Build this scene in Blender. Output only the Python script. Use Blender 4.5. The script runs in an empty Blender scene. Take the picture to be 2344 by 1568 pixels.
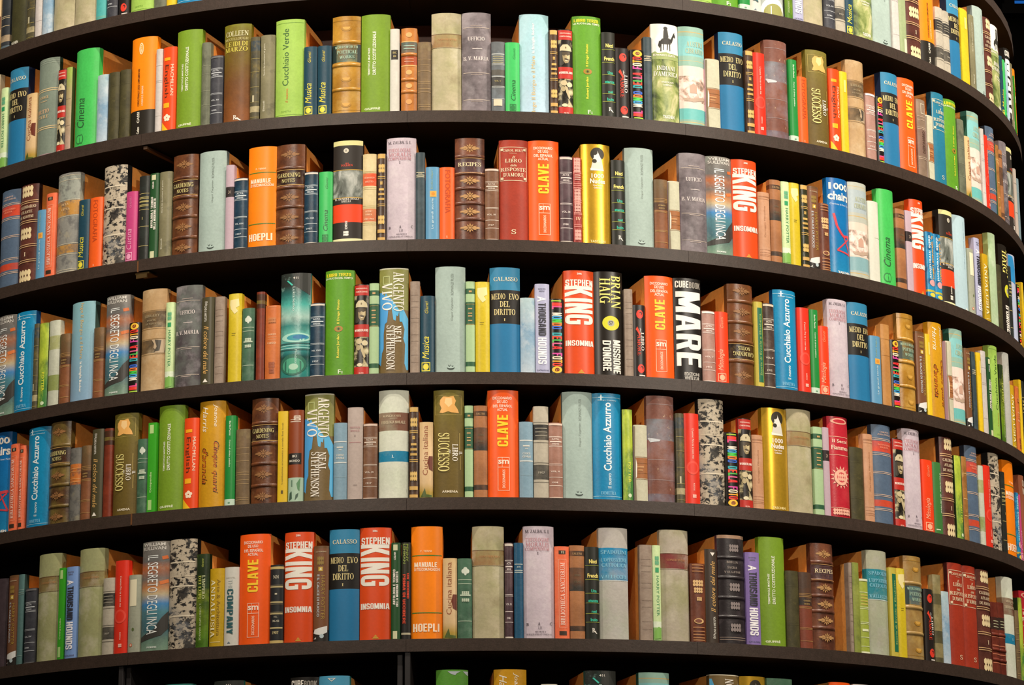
import bpy, bmesh, math, random
from math import sin, cos, pi, radians
from mathutils import Vector

scene = bpy.context.scene
COL = scene.collection

# ------------------------------------------------------------------ camera
RAD = 1.865                      # outer radius of the round bookcase (m); its axis is the z axis
CAM_Z = 1.6
cam_data = bpy.data.cameras.new('camera')
cam = bpy.data.objects.new('camera', cam_data); COL.objects.link(cam)
scene.camera = cam
cam_data.sensor_width = 36.0
cam_data.lens = 2.77404 * 36.0
cam_data.clip_end = 100
PITCH, YAW, ROLL = 0.24344, 0.02020, -0.00733
from mathutils import Matrix
F_ = Vector((sin(YAW)*cos(PITCH), cos(YAW)*cos(PITCH), sin(PITCH)))
R_ = Vector((cos(YAW), -sin(YAW), 0)); U_ = R_.cross(F_)
R2 = R_*cos(ROLL) + U_*sin(ROLL); U2 = U_*cos(ROLL) - R_*sin(ROLL)
m = Matrix((( R2.x, U2.x, -F_.x, 0), (R2.y, U2.y, -F_.y, -4.87767*RAD), (R2.z, U2.z, -F_.z, CAM_Z), (0, 0, 0, 1)))
cam.matrix_world = m

# ------------------------------------------------------------------ view, world, lamps
vs = scene.view_settings
vs.view_transform = 'Standard'; vs.look = 'None'; vs.gamma = 1.0; vs.use_curve_mapping = False
vs.exposure = -0.05
world = bpy.data.worlds.new('world'); scene.world = world; world.use_nodes = True
world.node_tree.nodes['Background'].inputs[0].default_value = (1.0, 0.82, 0.62, 1)
world.node_tree.nodes['Background'].inputs[1].default_value = 0.07

def spot(name, az, dist, z, aim_az, aim_z, watts, color, angle, radius=0.06):
    """a spot, AZ degrees round the tower (0 = towards the visitor), DIST from its axis, aimed at its face"""
    l = bpy.data.lights.new(name, 'SPOT'); l.energy = watts; l.color = color
    l.spot_size = radians(angle); l.spot_blend = 0.6 if z > 7 else 1.0; l.shadow_soft_size = radius
    o = bpy.data.objects.new(name, l); COL.objects.link(o)
    a = radians(az); o.location = (dist*sin(a), -dist*cos(a), z)
    b = radians(aim_az); t = Vector((RAD*sin(b), -RAD*cos(b), aim_z))
    o.rotation_euler = (t - o.location).to_track_quat('-Z', 'Y').to_euler()
    return o
WARM = (1.0, 0.89, 0.755)
spot('ceiling_spot', -38, 4.3, 8.2, -26, 3.8, 900, WARM, 56)
spot('ceiling_spot', 8, 4.4, 8.4, 10, 3.8, 1080, WARM, 56)
spot('ceiling_spot', 58, 4.3, 8.2, 46, 3.55, 1480, WARM, 60)
spot('ceiling_spot', 100, 4.3, 8.2, 85, 3.6, 850, WARM, 60)
# two low fill spots, added to brighten the upper rows and case sides
spot('front_fill', -18, 8.0, 5.3, -6, 4.1, 720, WARM, 34)
spot('front_fill', 34, 8.0, 5.4, 30, 4.0, 850, WARM, 38)

# ------------------------------------------------------------------ helpers
def lin(c):
    return c/12.92 if c <= 0.04045 else ((c+0.055)/1.055)**2.4
def rgb(h, a=1.0):
    return tuple(lin(int(h[i:i+2], 16)/255.0) for i in (0, 2, 4)) + (a,)
_plain = {}
def plain(h, rough=0.55, metal=0.0, spec=0.4):
    k = (h, rough, metal, spec)
    if k not in _plain:
        mt = bpy.data.materials.new('print_' + h); mt.use_nodes = True
        b = mt.node_tree.nodes['Principled BSDF']
        b.inputs['Base Color'].default_value = rgb(h); b.inputs['Roughness'].default_value = rough
        b.inputs['Metallic'].default_value = metal; b.inputs['Specular IOR Level'].default_value = spec
        _plain[k] = mt
    return _plain[k]

def spine_material(name, bands, mott=(), regions=(), rough=0.5, metal=0.0, linear=False, spec=0.35):
    """printed cover: BANDS up the spine [(v, hex)], MOTT wear [(hex, scale, lo, hi, amount)], REGIONS pictures"""
    mt = bpy.data.materials.new(name); mt.use_nodes = True
    nt = mt.node_tree; N = nt.nodes; Lk = nt.links
    b = N['Principled BSDF']; b.inputs['Roughness'].default_value = rough; b.inputs['Metallic'].default_value = metal
    b.inputs['Specular IOR Level'].default_value = spec
    uv = N.new('ShaderNodeUVMap'); uv.uv_map = 'UVMap'
    sep = N.new('ShaderNodeSeparateXYZ'); Lk.new(uv.outputs[0], sep.inputs[0])
    tc = N.new('ShaderNodeTexCoord')
    ramp = N.new('ShaderNodeValToRGB'); ramp.color_ramp.interpolation = 'LINEAR' if linear else 'CONSTANT'
    Lk.new(sep.outputs[1], ramp.inputs[0])
    cr = ramp.color_ramp
    cr.elements[0].position = bands[0][0]; cr.elements[0].color = rgb(bands[0][1])
    if len(bands) == 1:
        cr.elements[1].position = 1.0; cr.elements[1].color = rgb(bands[0][1])
    else:
        cr.elements[1].position = bands[1][0]; cr.elements[1].color = rgb(bands[1][1])
        for v, h in bands[2:]:
            e = cr.elements.new(v); e.color = rgb(h)
    out = ramp.outputs[0]
    def math_(op, a, bb):
        n = N.new('ShaderNodeMath'); n.operation = op
        for i, s in enumerate((a, bb)):
            if isinstance(s, (int, float)): n.inputs[i].default_value = s
            else: Lk.new(s, n.inputs[i])
        return n.outputs[0]
    def noise_(scale, detail=6, stretch=1.0, seed=0.0, dist=0.0):
        mp = N.new('ShaderNodeMapping'); mp.inputs['Scale'].default_value = (1, 1, stretch)
        mp.inputs['Location'].default_value = (seed, seed*.7, seed*1.3)
        Lk.new(tc.outputs['Object'], mp.inputs[0])
        n = N.new('ShaderNodeTexNoise'); n.inputs['Scale'].default_value = scale; n.inputs['Detail'].default_value = detail
        n.inputs['Roughness'].default_value = 0.62; n.inputs['Distortion'].default_value = dist
        Lk.new(mp.outputs[0], n.inputs[0]); return n.outputs[0]
    def mix_(f, a, bb):
        n = N.new('ShaderNodeMix'); n.data_type = 'RGBA'
        Lk.new(f, n.inputs[0]) if not isinstance(f, (int, float)) else setattr(n.inputs[0], 'default_value', f)
        for i, s in ((6, a), (7, bb)):
            if isinstance(s, tuple): n.inputs[i].default_value = s
            else: Lk.new(s, n.inputs[i])
        return n.outputs[2]
    for i, rg in enumerate(regions):                      # pictures: noise-driven scenes inside a rectangle
        u0, v0, u1, v1, stops, scale, stretch, dist = rg
        nz = noise_(scale, 7, stretch, 3.1*i + 1.7, dist)
        r2 = N.new('ShaderNodeValToRGB'); Lk.new(nz, r2.inputs[0]); c2 = r2.color_ramp
        c2.elements[0].position, c2.elements[0].color = stops[0][0], rgb(stops[0][1])
        c2.elements[1].position, c2.elements[1].color = stops[1][0], rgb(stops[1][1])
        for v, h in stops[2:]:
            e = c2.elements.new(v); e.color = rgb(h)
        mk = math_('MULTIPLY', math_('MULTIPLY', math_('GREATER_THAN', sep.outputs[0], u0), math_('LESS_THAN', sep.outputs[0], u1)),
                   math_('MULTIPLY', math_('GREATER_THAN', sep.outputs[1], v0), math_('LESS_THAN', sep.outputs[1], v1)))
        out = mix_(mk, out, r2.outputs[0])
    for i, mo in enumerate(mott):
        h, scale, lo, hi, amt = mo[:5]; stretch = mo[5] if len(mo) > 5 else 1.0
        nz = noise_(scale, 7, stretch, 5.3*i + (sum(map(ord, name)) % 17))
        mr = N.new('ShaderNodeMapRange'); mr.inputs[1].default_value = lo; mr.inputs[2].default_value = hi
        mr.inputs[3].default_value = 0.0; mr.inputs[4].default_value = amt; Lk.new(nz, mr.inputs[0])
        out = mix_(mr.outputs[0], out, rgb(h))
    g1 = noise_(11, 5, .6, 9.1); g2 = noise_(130, 4, 1.0, 4.3)
    gr = N.new('ShaderNodeMapRange'); gr.inputs[1].default_value = .3; gr.inputs[2].default_value = .72
    gr.inputs[3].default_value = .80 if mott else .88; gr.inputs[4].default_value = 1.10 if mott else 1.06
    Lk.new(math_('ADD', math_('MULTIPLY', g1, .55), math_('MULTIPLY', g2, .45)), gr.inputs[0])
    vm = N.new('ShaderNodeVectorMath'); vm.operation = 'SCALE'; Lk.new(out, vm.inputs[0]); Lk.new(gr.outputs[0], vm.inputs['Scale'])
    Lk.new(vm.outputs[0], b.inputs['Base Color'])
    if mott and not metal:
        bp = N.new('ShaderNodeBump'); bp.inputs['Strength'].default_value = .25; bp.inputs['Distance'].default_value = .0012
        Lk.new(g2, bp.inputs['Height']); Lk.new(bp.outputs[0], b.inputs['Normal'])
    return mt

def link_mesh(name, me, parent=None, loc=None):
    o = bpy.data.objects.new(name, me); COL.objects.link(o)
    if parent: o.parent = parent
    if loc: o.location = loc
    return o
def bm_mesh(name, bm, mats):
    me = bpy.data.meshes.new(name); bm.to_mesh(me); bm.free()
    for x in mats: me.materials.append(x)
    return me
def add_box(bm, x0, x1, y0, y1, z0, z1, mi=0):
    v = [bm.verts.new((x, y, z)) for z in (z0, z1) for y in (y0, y1) for x in (x0, x1)]
    for f in ((0, 1, 3, 2), (4, 6, 7, 5), (0, 4, 5, 1), (1, 5, 7, 3), (3, 7, 6, 2), (2, 6, 4, 0)):
        bm.faces.new([v[i] for i in f]).material_index = mi

# ------------------------------------------------------------------ the round bookcase
SHELF_Z = [CAM_Z + z for z in (2.79828, 2.43746, 2.07921, 1.71753, 1.38469, 1.01769, 0.65775)]
TILT = [-0.00547, -0.00404, -0.00437, 0.00381, 0.00174, 0.0048, 0.0048]   # the boards are not perfectly level
THICK = 0.0325
DEPTH = 0.235
R_IN = RAD - DEPTH
SEAMS = [-51.1, -27.55, -4.0, 19.55, 43.1, 66.65, 90.2, 113.7, 137.3, 160.8, 184.4, 207.9, 231.5, 255.0, 278.6, 302.1]
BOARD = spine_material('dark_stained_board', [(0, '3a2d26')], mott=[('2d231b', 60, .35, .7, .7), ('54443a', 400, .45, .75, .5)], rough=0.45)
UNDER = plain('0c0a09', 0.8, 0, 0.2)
ORDN = ['topmost', 'second', 'third', 'fourth', 'fifth', 'sixth', 'lowest']

def ring_sector(bm, a0, a1, r0, r1, z0, z1, tilt=0.0, n=24, under=1):
    def P(a, r, z):
        return bm.verts.new((r*sin(a), -r*cos(a), z + tilt*r*sin(a)))
    L = []
    for i in range(n+1):
        a = a0 + (a1-a0)*i/n
        L.append((P(a, r1, z0), P(a, r1, z1), P(a, r0, z1), P(a, r0, z0)))
    for i in range(n):
        A, B = L[i], L[i+1]
        bm.faces.new((A[0], B[0], B[1], A[1])).material_index = 0
        bm.faces.new((A[1], B[1], B[2], A[2])).material_index = 0
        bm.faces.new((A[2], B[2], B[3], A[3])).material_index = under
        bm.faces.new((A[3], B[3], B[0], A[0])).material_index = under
    bm.faces.new(L[0]); bm.faces.new(tuple(reversed(L[-1])))

def add_uv_dummy(me):
    if not me.uv_layers: me.uv_layers.new(name='UVMap')

for k in range(7):
    ring = bpy.data.objects.new('curved_shelf', None); COL.objects.link(ring)
    ring.location = (0, 0, SHELF_Z[k])
    ring['label'] = ('dark brown curved shelf carrying the %s row of books in view' % ORDN[k]) if k < 6 else \
        'dark curved shelf under the lowest book tops, between the black uprights'
    ring['category'] = 'shelf'; ring['group'] = 'curved shelves of the round bookcase'
    for i in range(len(SEAMS)):
        a0 = radians(SEAMS[i]); a1 = radians(SEAMS[i+1] if i+1 < len(SEAMS) else SEAMS[0]+360)
        gp = 0.0004/RAD
        bm = bmesh.new()
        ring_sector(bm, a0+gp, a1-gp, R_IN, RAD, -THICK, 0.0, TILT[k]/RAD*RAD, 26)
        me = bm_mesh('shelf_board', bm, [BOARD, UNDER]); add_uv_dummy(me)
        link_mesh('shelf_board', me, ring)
    # what shows at the joints: a batten under the second board, a metal bracket under the third
    if k == 1:
        bm = bmesh.new(); add_box(bm, -.006, .006, -RAD+.004, -RAD+.17, -THICK-.008, -THICK)
        o = link_mesh('joint_batten', bm_mesh('joint_batten', bm, [plain('4a3422')]), ring); o.rotation_euler.z = radians(-27.2)
    if k == 2:
        bm = bmesh.new()
        add_box(bm, -.022, .022, -RAD+.004, -RAD+.05, -THICK-.0045, -THICK)
        add_box(bm, -.018, .016, -RAD+.002, -RAD+.006, -THICK-.016, -THICK-.0045)
        o = link_mesh('joint_bracket', bm_mesh('joint_bracket', bm, [plain('6a5432', .4, .7)]), ring); o.rotation_euler.z = radians(-27.2)
    if k in (2, 4):
        bm = bmesh.new(); add_box(bm, -.0022, .0022, -RAD-.0012, -RAD+.01, -THICK+.001, -.001)
        o = link_mesh('joint_edge', bm_mesh('joint_edge', bm, [plain('6a4220')]), ring); o.rotation_euler.z = radians(SEAMS[1])

# black uprights below the sixth shelf, in pairs at the cabinet joints
for a in (-28.3, -27.75, -4.52, -3.9):
    z0, z1 = SHELF_Z[6], SHELF_Z[5] - THICK
    inset = 0.014 if a in (-27.75, -4.52) else 0.004
    bm = bmesh.new(); add_box(bm, -.0072, .0072, -RAD+inset, -RAD+.2, 0, z1-z0)
    bmesh.ops.bevel(bm, geom=bm.edges[:], offset=.0012, segments=1, affect='EDGES')
    o = link_mesh('upright_panel', bm_mesh('upright_panel', bm, [plain('2b2828', .5)]))
    o.location = (0, 0, z0 + TILT[5]*RAD*sin(radians(a))); o.rotation_euler.z = radians(a)
    side = 'inner, set back' if inset > .01 else 'outer, flush with the edge'
    where = 'at the shelf joint nearest the frame corner' if a < -20 else 'at the joint under the orange manual'
    o['label'] = 'black upright panel, %s, %s' % (side, where); o['category'] = 'panel'; o['group'] = 'uprights under the sixth shelf'

# core drum behind the books, a brown band round it over the second row, base drum, floor and the dark hall behind
def struct(name, bm, mats):
    me = bm_mesh(name, bm, mats); add_uv_dummy(me); o = link_mesh(name, me); o['kind'] = 'structure'; return o
bm = bmesh.new(); ring_sector(bm, 0, 2*pi, 0.9, R_IN-.001, 0.0, SHELF_Z[0]+.62, 0, 96, 0)
struct('wall_core', bm, [plain('0b0908', .8, 0, .2)])
bm = bmesh.new(); ring_sector(bm, radians(-50), radians(110), R_IN-.0005, R_IN+.004, SHELF_Z[1]+.20, SHELF_Z[0]-THICK-.002, 0, 96, 0)
struct('trim_1', bm, [plain('4b342c', .6)])
bm = bmesh.new(); ring_sector(bm, 0, 2*pi, 1.2, RAD-.01, SHELF_Z[0]+.36-THICK, SHELF_Z[0]+.36, 0, 96, 1)
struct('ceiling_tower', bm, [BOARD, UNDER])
bm = bmesh.new(); ring_sector(bm, 0, 2*pi, 1.3, RAD-.02, 0.0, SHELF_Z[6]-THICK-.004, 0, 96, 0)
struct('wall_base', bm, [plain('151212', .6)])
bm = bmesh.new(); add_box(bm, -16, 16, -14, 16, -.2, 0.0); struct('floor', bm, [plain('2a2624', .7)])
bm = bmesh.new(); add_box(bm, -16, 16, 12, 12.3, 0, 14); struct('wall_back', bm, [plain('141416', .9)])

# the blue-lit window high in the dark hall behind
bm = bmesh.new(); add_box(bm, 4.4, 7.0, 11.95, 11.99, 9.55, 11.6)
gl = bpy.data.materials.new('blue_lit_glass'); gl.use_nodes = True
b_ = gl.node_tree.nodes['Principled BSDF']; b_.inputs['Base Color'].default_value = rgb('10305a'); b_.inputs['Emission Color'].default_value = rgb('1c5fb0'); b_.inputs['Emission Strength'].default_value = .9
win = struct('window_1', bm, [gl])
for i in range(9):
    bm = bmesh.new(); add_box(bm, 4.36, 7.04, 11.90, 11.96, 9.60+.26*i, 9.63+.26*i)
    o = link_mesh('window_bar', bm_mesh('window_bar', bm, [plain('16263a', .6)]), win)
bm = bmesh.new(); add_box(bm, 4.30, 7.1, 11.88, 11.999, 9.47, 9.55); add_box(bm, 4.32, 4.4, 11.88, 11.999, 9.55, 11.6)
link_mesh('window_frame', bm_mesh('window_frame', bm, [plain('15151a', .6)]), win)

# ------------------------------------------------------------------ lettering
# slab of strokes for the roman (serif) capitals; the sans faces come from the built-in font
def glyph_serif(ch):
    """list of convex polygons in a cell of height 1"""
    P = []; st, th, sf = .17, .06, .05
    def rect(x0, y0, x1, y1): P.append([(x0, y0), (x1, y0), (x1, y1), (x0, y1)])
    def stem(x, y0=0, y1=1, w=st, top=1, bot=1):
        rect(x-w/2, y0, x+w/2, y1)
        if bot: rect(x-w/2-.09, y0, x+w/2+.09, y0+sf)
        if top: rect(x-w/2-.09, y1-sf, x+w/2+.09, y1)
    def dia(x0, y0, x1, y1, w):
        P.append([(x0-w/2, y0), (x0+w/2, y0), (x1+w/2, y1), (x1-w/2, y1)])
    def arc(cx, cy, rx, ry, a0, a1, n=14, w=st, t=th):
        pr = None
        for i in range(n+1):
            a = radians(a0+(a1-a0)*i/n)
            o = (cx+rx*cos(a), cy+ry*sin(a)); q = (cx+(rx-w)*cos(a), cy+(ry-t)*sin(a))
            if pr: P.append([pr[0], o, q, pr[1]])
            pr = (o, q)
    w = .72
    if ch == 'A': dia(.1, 0, .36, 1, th*1.3); dia(.62, 0, .36, 1, st); rect(.2, .3, .55, .3+th); rect(0, 0, .24, sf); rect(.46, 0, .76, sf)
    elif ch == 'B': stem(.16); arc(.3, .26, .36, .26, -90, 90); arc(.3, .76, .31, .24, -90, 90); rect(.16, .48, .34, .54); rect(.16, .94, .32, 1); rect(.16, 0, .32, .06)
    elif ch == 'C': arc(.4, .5, .38, .5, 42, 318, 20); rect(.64, .68, .69, 1); rect(.64, 0, .69, .3)
    elif ch == 'D': stem(.16); arc(.28, .5, .48, .5, -90, 90, 18); rect(.16, .94, .3, 1); rect(.16, 0, .3, .06)
    elif ch == 'E': stem(.16); rect(.16, .94, .62, 1); rect(.16, .47, .48, .53); rect(.16, 0, .64, .06); rect(.58, .76, .63, 1); rect(.6, 0, .65, .25); rect(.45, .38, .49, .62)
    elif ch == 'F': stem(.16); rect(.16, .94, .62, 1); rect(.16, .47, .48, .53); rect(.58, .74, .63, 1); rect(.45, .38, .49, .62)
    elif ch == 'G': arc(.42, .5, .4, .5, 42, 330, 20); rect(.66, .68, .71, 1); stem(.68, 0, .44, st, 1, 0)
    elif ch == 'H': stem(.16); stem(.64); rect(.16, .47, .64, .53)
    elif ch == 'I': stem(.18)
    elif ch == 'J': stem(.34, .2, 1, st, 1, 0); arc(.2, .2, .225, .2, 180, 360)
    elif ch == 'K': stem(.16); dia(.24, .42, .62, 1, th*1.4); dia(.66, 0, .36, .56, st); rect(.46, .95, .76, 1); rect(.5, 0, .8, sf)
    elif ch == 'L': stem(.16); rect(.16, 0, .64, .06); rect(.59, 0, .65, .28)
    elif ch == 'M': stem(.14, 0, 1, th*1.3); stem(.82, 0, 1, st); dia(.46, .05, .16, 1, st); dia(.46, .05, .78, 1, th*1.2)
    elif ch == 'N': stem(.14, 0, 1, th*1.3); stem(.68, 0, 1, th*1.3, 1, 0); dia(.66, 0, .16, 1, st)
    elif ch == 'O': arc(.42, .5, .41, .5, 0, 360, 26)
    elif ch == 'P': stem(.16); arc(.3, .74, .33, .26, -90, 90); rect(.16, .48, .32, .54); rect(.16, .94, .32, 1)
    elif ch == 'Q': arc(.42, .5, .41, .5, 0, 360, 26); dia(.74, -.16, .44, .14, st*.8)
    elif ch == 'R': stem(.16); arc(.3, .75, .32, .25, -90, 90); rect(.16, .5, .32, .56); rect(.16, .94, .32, 1); dia(.68, 0, .36, .52, st); rect(.58, 0, .82, sf)
    elif ch == 'S': arc(.32, .74, .27, .26, 20, 250, 14, st*.8); arc(.32, .27, .29, .27, -160, 80, 14, st*.8); P.append([(.12, .62), (.2, .5), (.56, .36), (.46, .54)]); rect(.54, .7, .58, .98); rect(.05, .02, .09, .32)
    elif ch == 'T': stem(.35, 0, 1, st, 0, 1); rect(.02, .94, .68, 1); rect(.02, .74, .07, 1); rect(.63, .74, .68, 1)
    elif ch == 'U': stem(.14, .3, 1, st, 1, 0); stem(.66, .3, 1, th*1.3, 1, 0); arc(.38, .32, .325, .32, 180, 360, 12, st*.7)
    elif ch == 'V': dia(.36, 0, .1, 1, st); dia(.4, 0, .64, 1, th*1.3); rect(0, .95, .26, 1); rect(.5, .95, .76, 1)
    elif ch == 'W': dia(.3, 0, .1, 1, st); dia(.32, 0, .5, 1, th*1.3); dia(.7, 0, .52, 1, st); dia(.72, 0, .92, 1, th*1.3); rect(0, .95, .26, 1); rect(.8, .95, 1.02, 1)
    elif ch == 'Y': stem(.36, 0, .5, st, 0, 1); dia(.36, .45, .1, 1, st); dia(.36, .45, .64, 1, th*1.3); rect(0, .95, .24, 1); rect(.52, .95, .76, 1)
    elif ch == 'Z': rect(.04, .94, .66, 1); rect(.04, 0, .68, .06); dia(.12, 0, .56, 1, st); rect(.04, .76, .09, 1); rect(.63, 0, .68, .24)
    elif ch in ".,": rect(.04, 0, .18, .15)
    elif ch in "'\u2019": rect(.04, .74, .16, 1)
    elif ch == '-': rect(.04, .4, .34, .48)
    elif ch == '1': stem(.2, 0, 1, st, 0, 1); rect(.06, .78, .2, .84)
    else: return None
    return P

def glyph_block(ch):
    """heavy condensed gothic capitals, as convex polygons in a cell of height 1"""
    P = []; W = .56; t = .2; h = .155; c = .13
    def rect(x0, y0, x1, y1): P.append([(x0, y0), (x1, y0), (x1, y1), (x0, y1)])
    def dia(x0, y0, x1, y1, w=t): P.append([(x0-w/2, y0), (x0+w/2, y0), (x1+w/2, y1), (x1-w/2, y1)])
    def ring(x0, y0, x1, y1, gap=None):
        """rounded frame; gap (ya, yb) leaves the right side open between the heights"""
        def corner(cx, cy, sx, sy):
            pr = None
            for i in range(5):
                a = radians(90*i/4); o = (cx+sx*c*1.6*cos(a), cy+sy*c*1.6*sin(a))
                ii = (cx+sx*max(c*1.6-t, .012)*cos(a), cy+sy*max(c*1.6-h, .05)*sin(a))
                if pr: P.append([pr[0], o, ii, pr[1]])
                pr = (o, ii)
        r = c*1.6
        for cx, sx in ((x0+r, -1), (x1-r, 1)):
            for cy, sy in ((y0+r, -1), (y1-r, 1)): corner(cx, cy, sx, sy)
        rect(x0, y0+r, x0+t, y1-r)
        if gap: rect(x1-t, y0+r, x1, gap[0]); rect(x1-t, gap[1], x1, y1-r)
        else: rect(x1-t, y0+r, x1, y1-r)
        if x1-x0 > 2*r: rect(x0+r, y0, x1-r, y0+h); rect(x0+r, y1-h, x1-r, y1)
    def L(x=0): rect(x, 0, x+t, 1)
    if ch == 'A': dia(.1, 0, .24, 1, .19); dia(.5, 0, .36, 1, .19); rect(.16, .2, .44, .33)
    elif ch == 'B': L(); ring(0, 0, W, .56); ring(0, .44, W-.02, 1); rect(0, 0, .1, 1)
    elif ch in 'C': ring(0, 0, W, 1, (.36, .64))
    elif ch == 'D': ring(0, 0, W, 1); L(); rect(0, 0, .24, h); rect(0, 1-h, .24, 1)
    elif ch == 'E': L(); rect(0, 0, W-.08, h); rect(0, 1-h, W-.08, 1); rect(0, .43, W-.13, .43+h)
    elif ch == 'F': L(); rect(0, 1-h, W-.08, 1); rect(0, .43, W-.13, .43+h)
    elif ch == 'G': ring(0, 0, W, 1, (.5, .66)); rect(.3, .4, W, .53)
    elif ch == 'H': L(); L(W-t); rect(0, .42, W, .42+h)
    elif ch == 'I': L()
    elif ch == 'J': L(W-t-.1); rect(0, 0, W-.15, h)
    elif ch == 'K': L(); dia(.24, .42, .46, 1, .22); dia(.5, 0, .25, .62, .22)
    elif ch == 'L': L(); rect(0, 0, W-.08, h)
    elif ch == 'M': L(); L(.54); dia(.37, .1, .14, 1, .2); dia(.37, .1, .6, 1, .2)
    elif ch == 'N': L(); L(W-t); dia(W-t/2, 0, t/2, 1, .2)
    elif ch in 'O0': ring(0, 0, W, 1)
    elif ch == 'P': L(); ring(0, .4, W, 1); rect(0, .4, .2, 1)
    elif ch == 'Q': ring(0, 0, W, 1); dia(.52, -.08, .34, .2)
    elif ch == 'R': L(); ring(0, .42, W, 1); rect(0, .42, .2, 1); dia(.47, 0, .34, .5, .2)
    elif ch == 'S':
        rect(0, .52, t, .86); rect(.1, 1-h, W-.1, 1); rect(W-t, .68, W, .86); rect(W-t, .14, W, .48); rect(.1, 0, W-.1, h); rect(0, .14, t, .32)
        P.append([(0, .86), (t, .86), (t, 1-h), (.1, 1)]); P.append([(W-.1, 1), (W-t, 1-h), (W-t, .86), (W, .86)]); P.append([(0, .14), (.1, 0), (t, h), (t, .14)]); P.append([(W-t, .14), (W-t, h), (W-.1, 0), (W, .14)])
        P.append([(0, .56), (t, .6), (W-.04, .5), (W-t, .4), (.06, .48)]); P.append([(0, .52), (0, .58), (W, .48), (W, .4)])
    elif ch == 'T': L(.16); rect(0, 1-h, W-.04, 1)
    elif ch == 'U': ring(0, 0, W, 1.25); P[:] = [[(x, min(y, 1)) for x, y in q] for q in P if min(y for x, y in q) < .98]
    elif ch == 'V': dia(.29, 0, .1, 1, .2); dia(.29, 0, .48, 1, .2)
    elif ch == 'W': dia(.22, 0, .1, 1, .19); dia(.22, 0, .38, 1, .17); dia(.56, 0, .38, 1, .17); dia(.56, 0, .68, 1, .19)
    elif ch == 'Y': rect(.18, 0, .38, .5); dia(.28, .42, .1, 1, .2); dia(.28, .42, .46, 1, .2)
    elif ch == 'Z': rect(0, 1-h, W-.04, 1); rect(0, 0, W-.04, h); dia(.13, 0, .4, 1, .24)
    elif ch in "'\u2019": rect(0, .72, .14, 1)
    elif ch == '1': L(.1); rect(0, .76, .16, .88)
    else: return None
    return P

def serif_cells(text, fn=None):
    fn = fn or glyph_serif
    gap = .07 if fn is glyph_serif else .09
    out = []; x = 0.0
    for ch in text:
        if ch == ' ': x += .34; continue
        g = fn(ch)
        if g is None: g = fn('O')
        x1 = max(p[0] for q in g for p in q); x0 = min(p[0] for q in g for p in q)
        out += [[(p[0]-x0+x, p[1]) for p in q] for q in g]
        x += x1-x0+gap
    return out, max(x-gap, .1)

_text_cache = {}
def want_text(key): _text_cache.setdefault(key, None)
def build_texts():
    """flatten every word once into (verts, faces) within the unit square; key = (text, style)"""
    objs = {}
    for (t, sty) in _text_cache:
        if sty in ('serif', 'k'): continue
        cu = bpy.data.curves.new('lettering', 'FONT'); cu.body = t; cu.resolution_u = 2; cu.fill_mode = 'FRONT'
        if 'b' in sty: cu.offset = 0.02
        if 'h' in sty: cu.offset = 0.03
        if 'i' in sty: cu.shear = 0.32
        o = bpy.data.objects.new('lettering', cu); COL.objects.link(o); objs[(t, sty)] = o
    bpy.context.view_layer.update()
    dg = bpy.context.evaluated_depsgraph_get()
    for k, o in objs.items():
        me = o.evaluated_get(dg).to_mesh()
        vs_ = [(v.co.x, v.co.y) for v in me.vertices]; fs = [tuple(p.vertices) for p in me.polygons]
        o.evaluated_get(dg).to_mesh_clear()
        _text_cache[k] = (vs_, fs)
    for k, o in objs.items():
        cu = o.data; bpy.data.objects.remove(o); bpy.data.curves.remove(cu)
    for k in _text_cache:
        if k[1] in ('serif', 'k'):
            cells, wd = serif_cells(k[0], glyph_block if k[1] == 'k' else glyph_serif); vs_, fs = [], []
            for q in cells:
                fs.append(tuple(range(len(vs_), len(vs_)+len(q)))); vs_ += q
            _text_cache[k] = (vs_, fs)
    for k, (vs_, fs) in list(_text_cache.items()):
        if not vs_: _text_cache[k] = ([], []); continue
        x0 = min(v[0] for v in vs_); x1 = max(v[0] for v in vs_); y0 = min(v[1] for v in vs_); y1 = max(v[1] for v in vs_)
        _text_cache[k] = ([((v[0]-x0)/max(x1-x0, 1e-6), (v[1]-y0)/max(y1-y0, 1e-6)) for v in vs_], fs)

# decals of a spine: (part, kind, data, colour), u across 0..1, v up 0..1
def T(text, u0, v0, u1, v1, col, rot=0, sty='b', part='title'):
    if sty == 'serif' and any(c.isdigit() for c in text): sty = 'b'
    want_text((text, sty)); return (part, 'T', (text, sty, u0, v0, u1, v1, rot), col)
def P(pts, col, part='emblem'): return (part, 'P', pts, col)
def R(u0, v0, u1, v1, col, part='emblem'): return P([(u0, v0), (u1, v0), (u1, v1), (u0, v1)], col, part)
def E(cu, cv, ru, rv, col, n=20, part='emblem', a0=0, a1=360):
    return P([(cu+ru*cos(radians(a0+(a1-a0)*i/n)), cv+rv*sin(radians(a0+(a1-a0)*i/n))) for i in range(n if a1-a0 == 360 else n+1)], col, part)
def FR(u0, v0, u1, v1, col, tu=.015, tv=.004, part='emblem'):
    return [R(u0, v0, u1, v0+tv, col, part), R(u0, v1-tv, u1, v1, col, part), R(u0, v0, u0+tu, v1, col, part), R(u1-tu, v0, u1, v1, col, part)]
def LN(vs_, col, u0=.02, u1=.98, t=.004): return [R(u0, v-t/2, u1, v+t/2, col, 'rule') for v in vs_]
def TRI(cu, v0, v1, ru, col, down=False): return P([(cu-ru, v1), (cu+ru, v1), (cu, v0)] if down else [(cu-ru, v0), (cu+ru, v0), (cu, v1)], col)
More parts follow.
